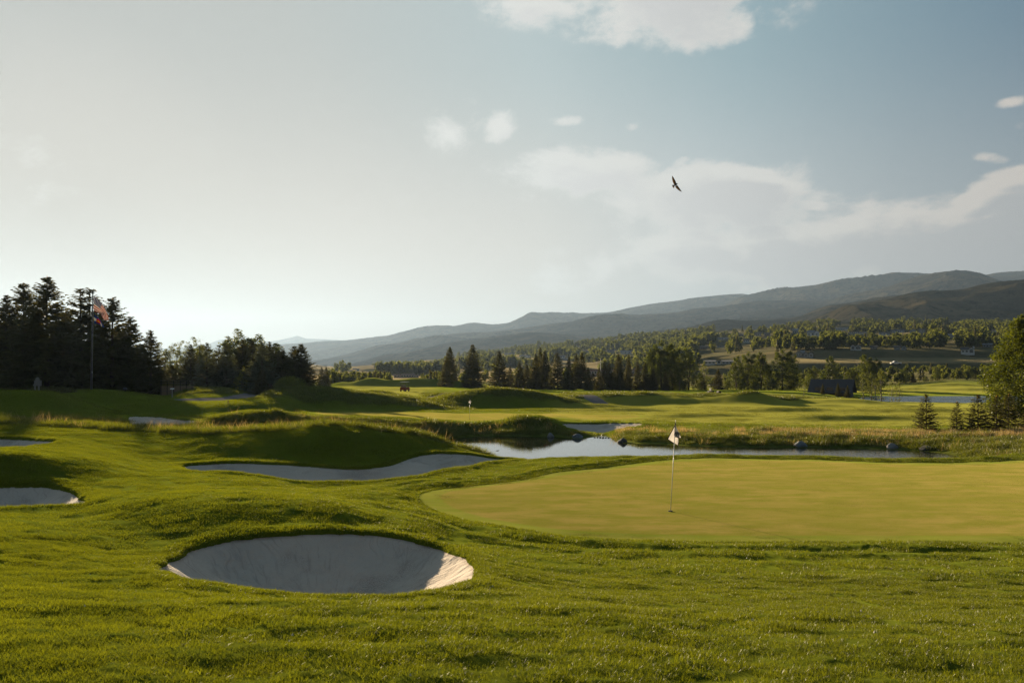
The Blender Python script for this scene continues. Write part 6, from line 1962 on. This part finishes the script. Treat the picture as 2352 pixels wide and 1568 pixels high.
# the dark barn beyond the fairway
D = 188.0
b0 = Vector(((1912 - CU) * K * D, D, base_z(1912, D)))
bn = empty('barn', b0, -0.50); tag(bn, 'big dark barn roof among trees at the end of the fairway', 'barn')
W_ = 100 * K * D; zt = at(1912, 871, D).z - b0.z; ze = at(1912, 903, D).z - b0.z
mb = MB(); wall_box(mb, 0, 0, W_ * .80, 9.5, max(.8, ze), zt - max(.8, ze), 'x'); mb.build('wall', WALLC['dark'], bn)
mb = MB(); gable(mb, 0, 0, max(.6, ze) - .2, W_ * .84, 10.5, zt - max(.6, ze) + .1, .5, 'x'); mb.build('roof', plain('old_dark_shingles', (0.040, 0.033, 0.034), .9, 0, .2, .6, .5, 4), bn)
for i in range(3): MB().box((-W_ * .25 + i * W_ * .25, -4.8, .9), (1.4, .12, 1.8)).build('door', WALLC['brown'], bn)

# utility pole by the school
D = 470.0
p0 = Vector(((1379.6 - CU) * K * D, D, base_z(1379.6, D)))
up = empty('utility_pole', p0); tag(up, 'pale utility pole with a crossarm before the brick school', 'utility pole')
hh = at(1379, 823, D).z - p0.z
MB().tube([(0, 0, -.5), (0, 0, hh)], [.22, .15], 8).build('pole', M_PALEPOLE, up)
MB().box((0, 0, hh * .80), (4.2, .25, .30)).build('crossarm', M_PALEPOLE, up)

# highway signs
for u, v, w, lb in [(886.5, 851, 5.5, 'small blue road sign over the tan field, middle of three'), (999.5, 848, 5.5, 'blue road sign nearest the spruces'), (822, 853.5, 5, 'blue road sign farthest from the spruces')]:
    D = 640.; s_ = empty('road_sign', at(u, v + 4, D)); tag(s_, lb, 'road sign', 'blue road signs in the valley')
    w_ = w * K * D
    MB().box((0, 0, 2.6), (w_, .15, w_ * .75)).build('panel', plain('blue_sign', (0.05, 0.16, 0.26), .5), s_)
    for sx in (-.3, .3): MB().tube([(sx * w_, .1, -2), (sx * w_, .1, 2.6)], .08, 6).build('post', M_STEEL, s_)


def wheel(x, y, r, w, parent, rim=M_DARKPOLE):
    t_ = MB().tube([(x, y - w / 2, r), (x, y + w / 2, r)], r, 16).build('wheel', M_BLACK, parent, False)
    MB().tube([(x, y - w / 2 - .01, r), (x, y + w / 2 + .01, r)], r * .55, 12).build('rim', rim, t_)


def car(loc, yaw, col, label, pickup=False, scale=1.0):
    root = empty('parked_car' if not pickup else 'pickup_truck', loc, yaw, scale); tag(root, label, 'car' if not pickup else 'pickup truck')
    m = plain('car_paint', col, .3, .2, .02)
    if pickup: prof = [(-2.6, .45), (2.6, .45), (2.65, .95), (1.55, 1.12), (.95, 1.75), (-.55, 1.78), (-.75, 1.15), (-2.6, 1.12)]
    else: prof = [(-2.1, .35), (2.15, .35), (2.2, .75), (1.2, .95), (.55, 1.42), (-1.0, 1.45), (-1.75, 1.0), (-2.15, .92)]
    MB().poly_prism(prof, -.85, .85).build('body', m, root)
    gp = [(x_ * .93 + .02, z_) for x_, z_ in ([(1.3, 1.16), (.9, 1.66), (-.5, 1.69), (-.6, 1.16)] if pickup else [(1.05, .98), (.5, 1.35), (-.95, 1.37), (-1.5, 1.0)])]
    MB().poly_prism(gp, -.87, .87).build('side_window', M_GLASS, root)
    for x_ in ((-1.6, 1.65) if pickup else (-1.3, 1.35)):
        for y_ in (-.8, .8): wheel(x_, y_, .36, .22, root)


D = 406.; car(Vector(((2057.5 - CU) * K * D, D, base_z(2057.5, D) + .05)), 3.14, (0.60, 0.58, 0.56), 'white pickup driving on the road under the village bank', True)
for u, c, lb in [(965.6, (.5, .5, .5), 'white car on the distant road, farther from the spruces'), (978, (.6, .6, .6), 'white car on the distant road, nearer the spruces')]:
    D = 690.; car(Vector(((u - CU) * K * D, D, base_z(u, D) + .3)), .2, c, lb, False, 1.3)


def golf_cart(loc, yaw, col, label, roofc):
    root = empty('golf_cart', loc, yaw); tag(root, label, 'golf cart')
    seatm = plain('cart_seat', (.20, .17, .14) if col[0] > .1 else (.04, .04, .04), .8)
    m = plain('cart_paint', col, .8, spec=.1)
    MB().poly_prism([(-1.15, .28), (1.15, .28), (1.2, .62), (.75, .80), (.55, .42), (-.2, .42), (-.25, .75), (-1.15, .78)], -.55, .55).build('body', m, root)
    sb = MB(); sb.box((-.45, 0, .80), (.55, 1.0, .12)); sb.box((-.72, 0, 1.05), (.12, 1.0, .45)); sb.build('seat', seatm, root)
    MB().box((-.1, 0, 1.86), (1.9, 1.15, .07)).build('roof', roofc, root)
    for x_ in (-.98, .72):
        for y_ in (-.5, .5): MB().tube([(x_, y_, .75), (x_ * (.85 if x_ > 0 else .92), y_, 1.84)], .02, 6).build('roof_post', M_BLACK, root)
    for x_ in (-.82, .80):
        for y_ in (-.5, .5): wheel(x_, y_, .22, .16, root)


M_CARTROOF = plain('cart_roof', (.50, .49, .47), .5)
D = 158.; golf_cart(Vector(((930 - CU) * K * D, D, base_z(930, D) + .02)), 1.3, (.20, .06, .045), 'small reddish golf cart on the far lit fairway', M_CARTROOF)
D = 150.; golf_cart(Vector(((1640.5 - CU) * K * D, D, base_z(1640.5, D) + .02)), .1, (.02, .02, .024), 'dark golf cart parked at the edge of the trees', M_BLACK)

# tiny pale petals and clover heads caught in the foreground lawn
r = np.random.default_rng(9)
pets = []
for s in range(3):
    me = bpy.data.meshes.new('petal_shape'); k = .006 + .003 * s
    me.from_pydata([(-k, 0, .035), (0, -k * .6, .037), (k, 0, .036), (0, k * .6, .045), (0, 0, .052)], [], [(0, 1, 4), (1, 2, 4), (2, 3, 4), (3, 0, 4)]); me.materials.append(plain('petal', (.55, .50, .42), .8))
    pets.append(bpy.data.objects.new('petal_%d' % s, me))
x, y = jgrid(3.2, 15.0, 0.62, seed=21); q = vals(x, y)
m = (q['area'] > .1) & (r.uniform(0, 1, len(x)) < .35)
P = np.stack([x[m], y[m], hgt(x[m], y[m], H_lawn)], 1)
scatter('clover_heads', proto_set('clover_kind', pets), P, np.zeros((len(P), 2)), np.ones((len(P), 3)) * r.uniform(.6, 1.2, (len(P), 1)), 'scattered tiny pale clover heads in the foreground lawn', 33)['category'] = 'flowers'
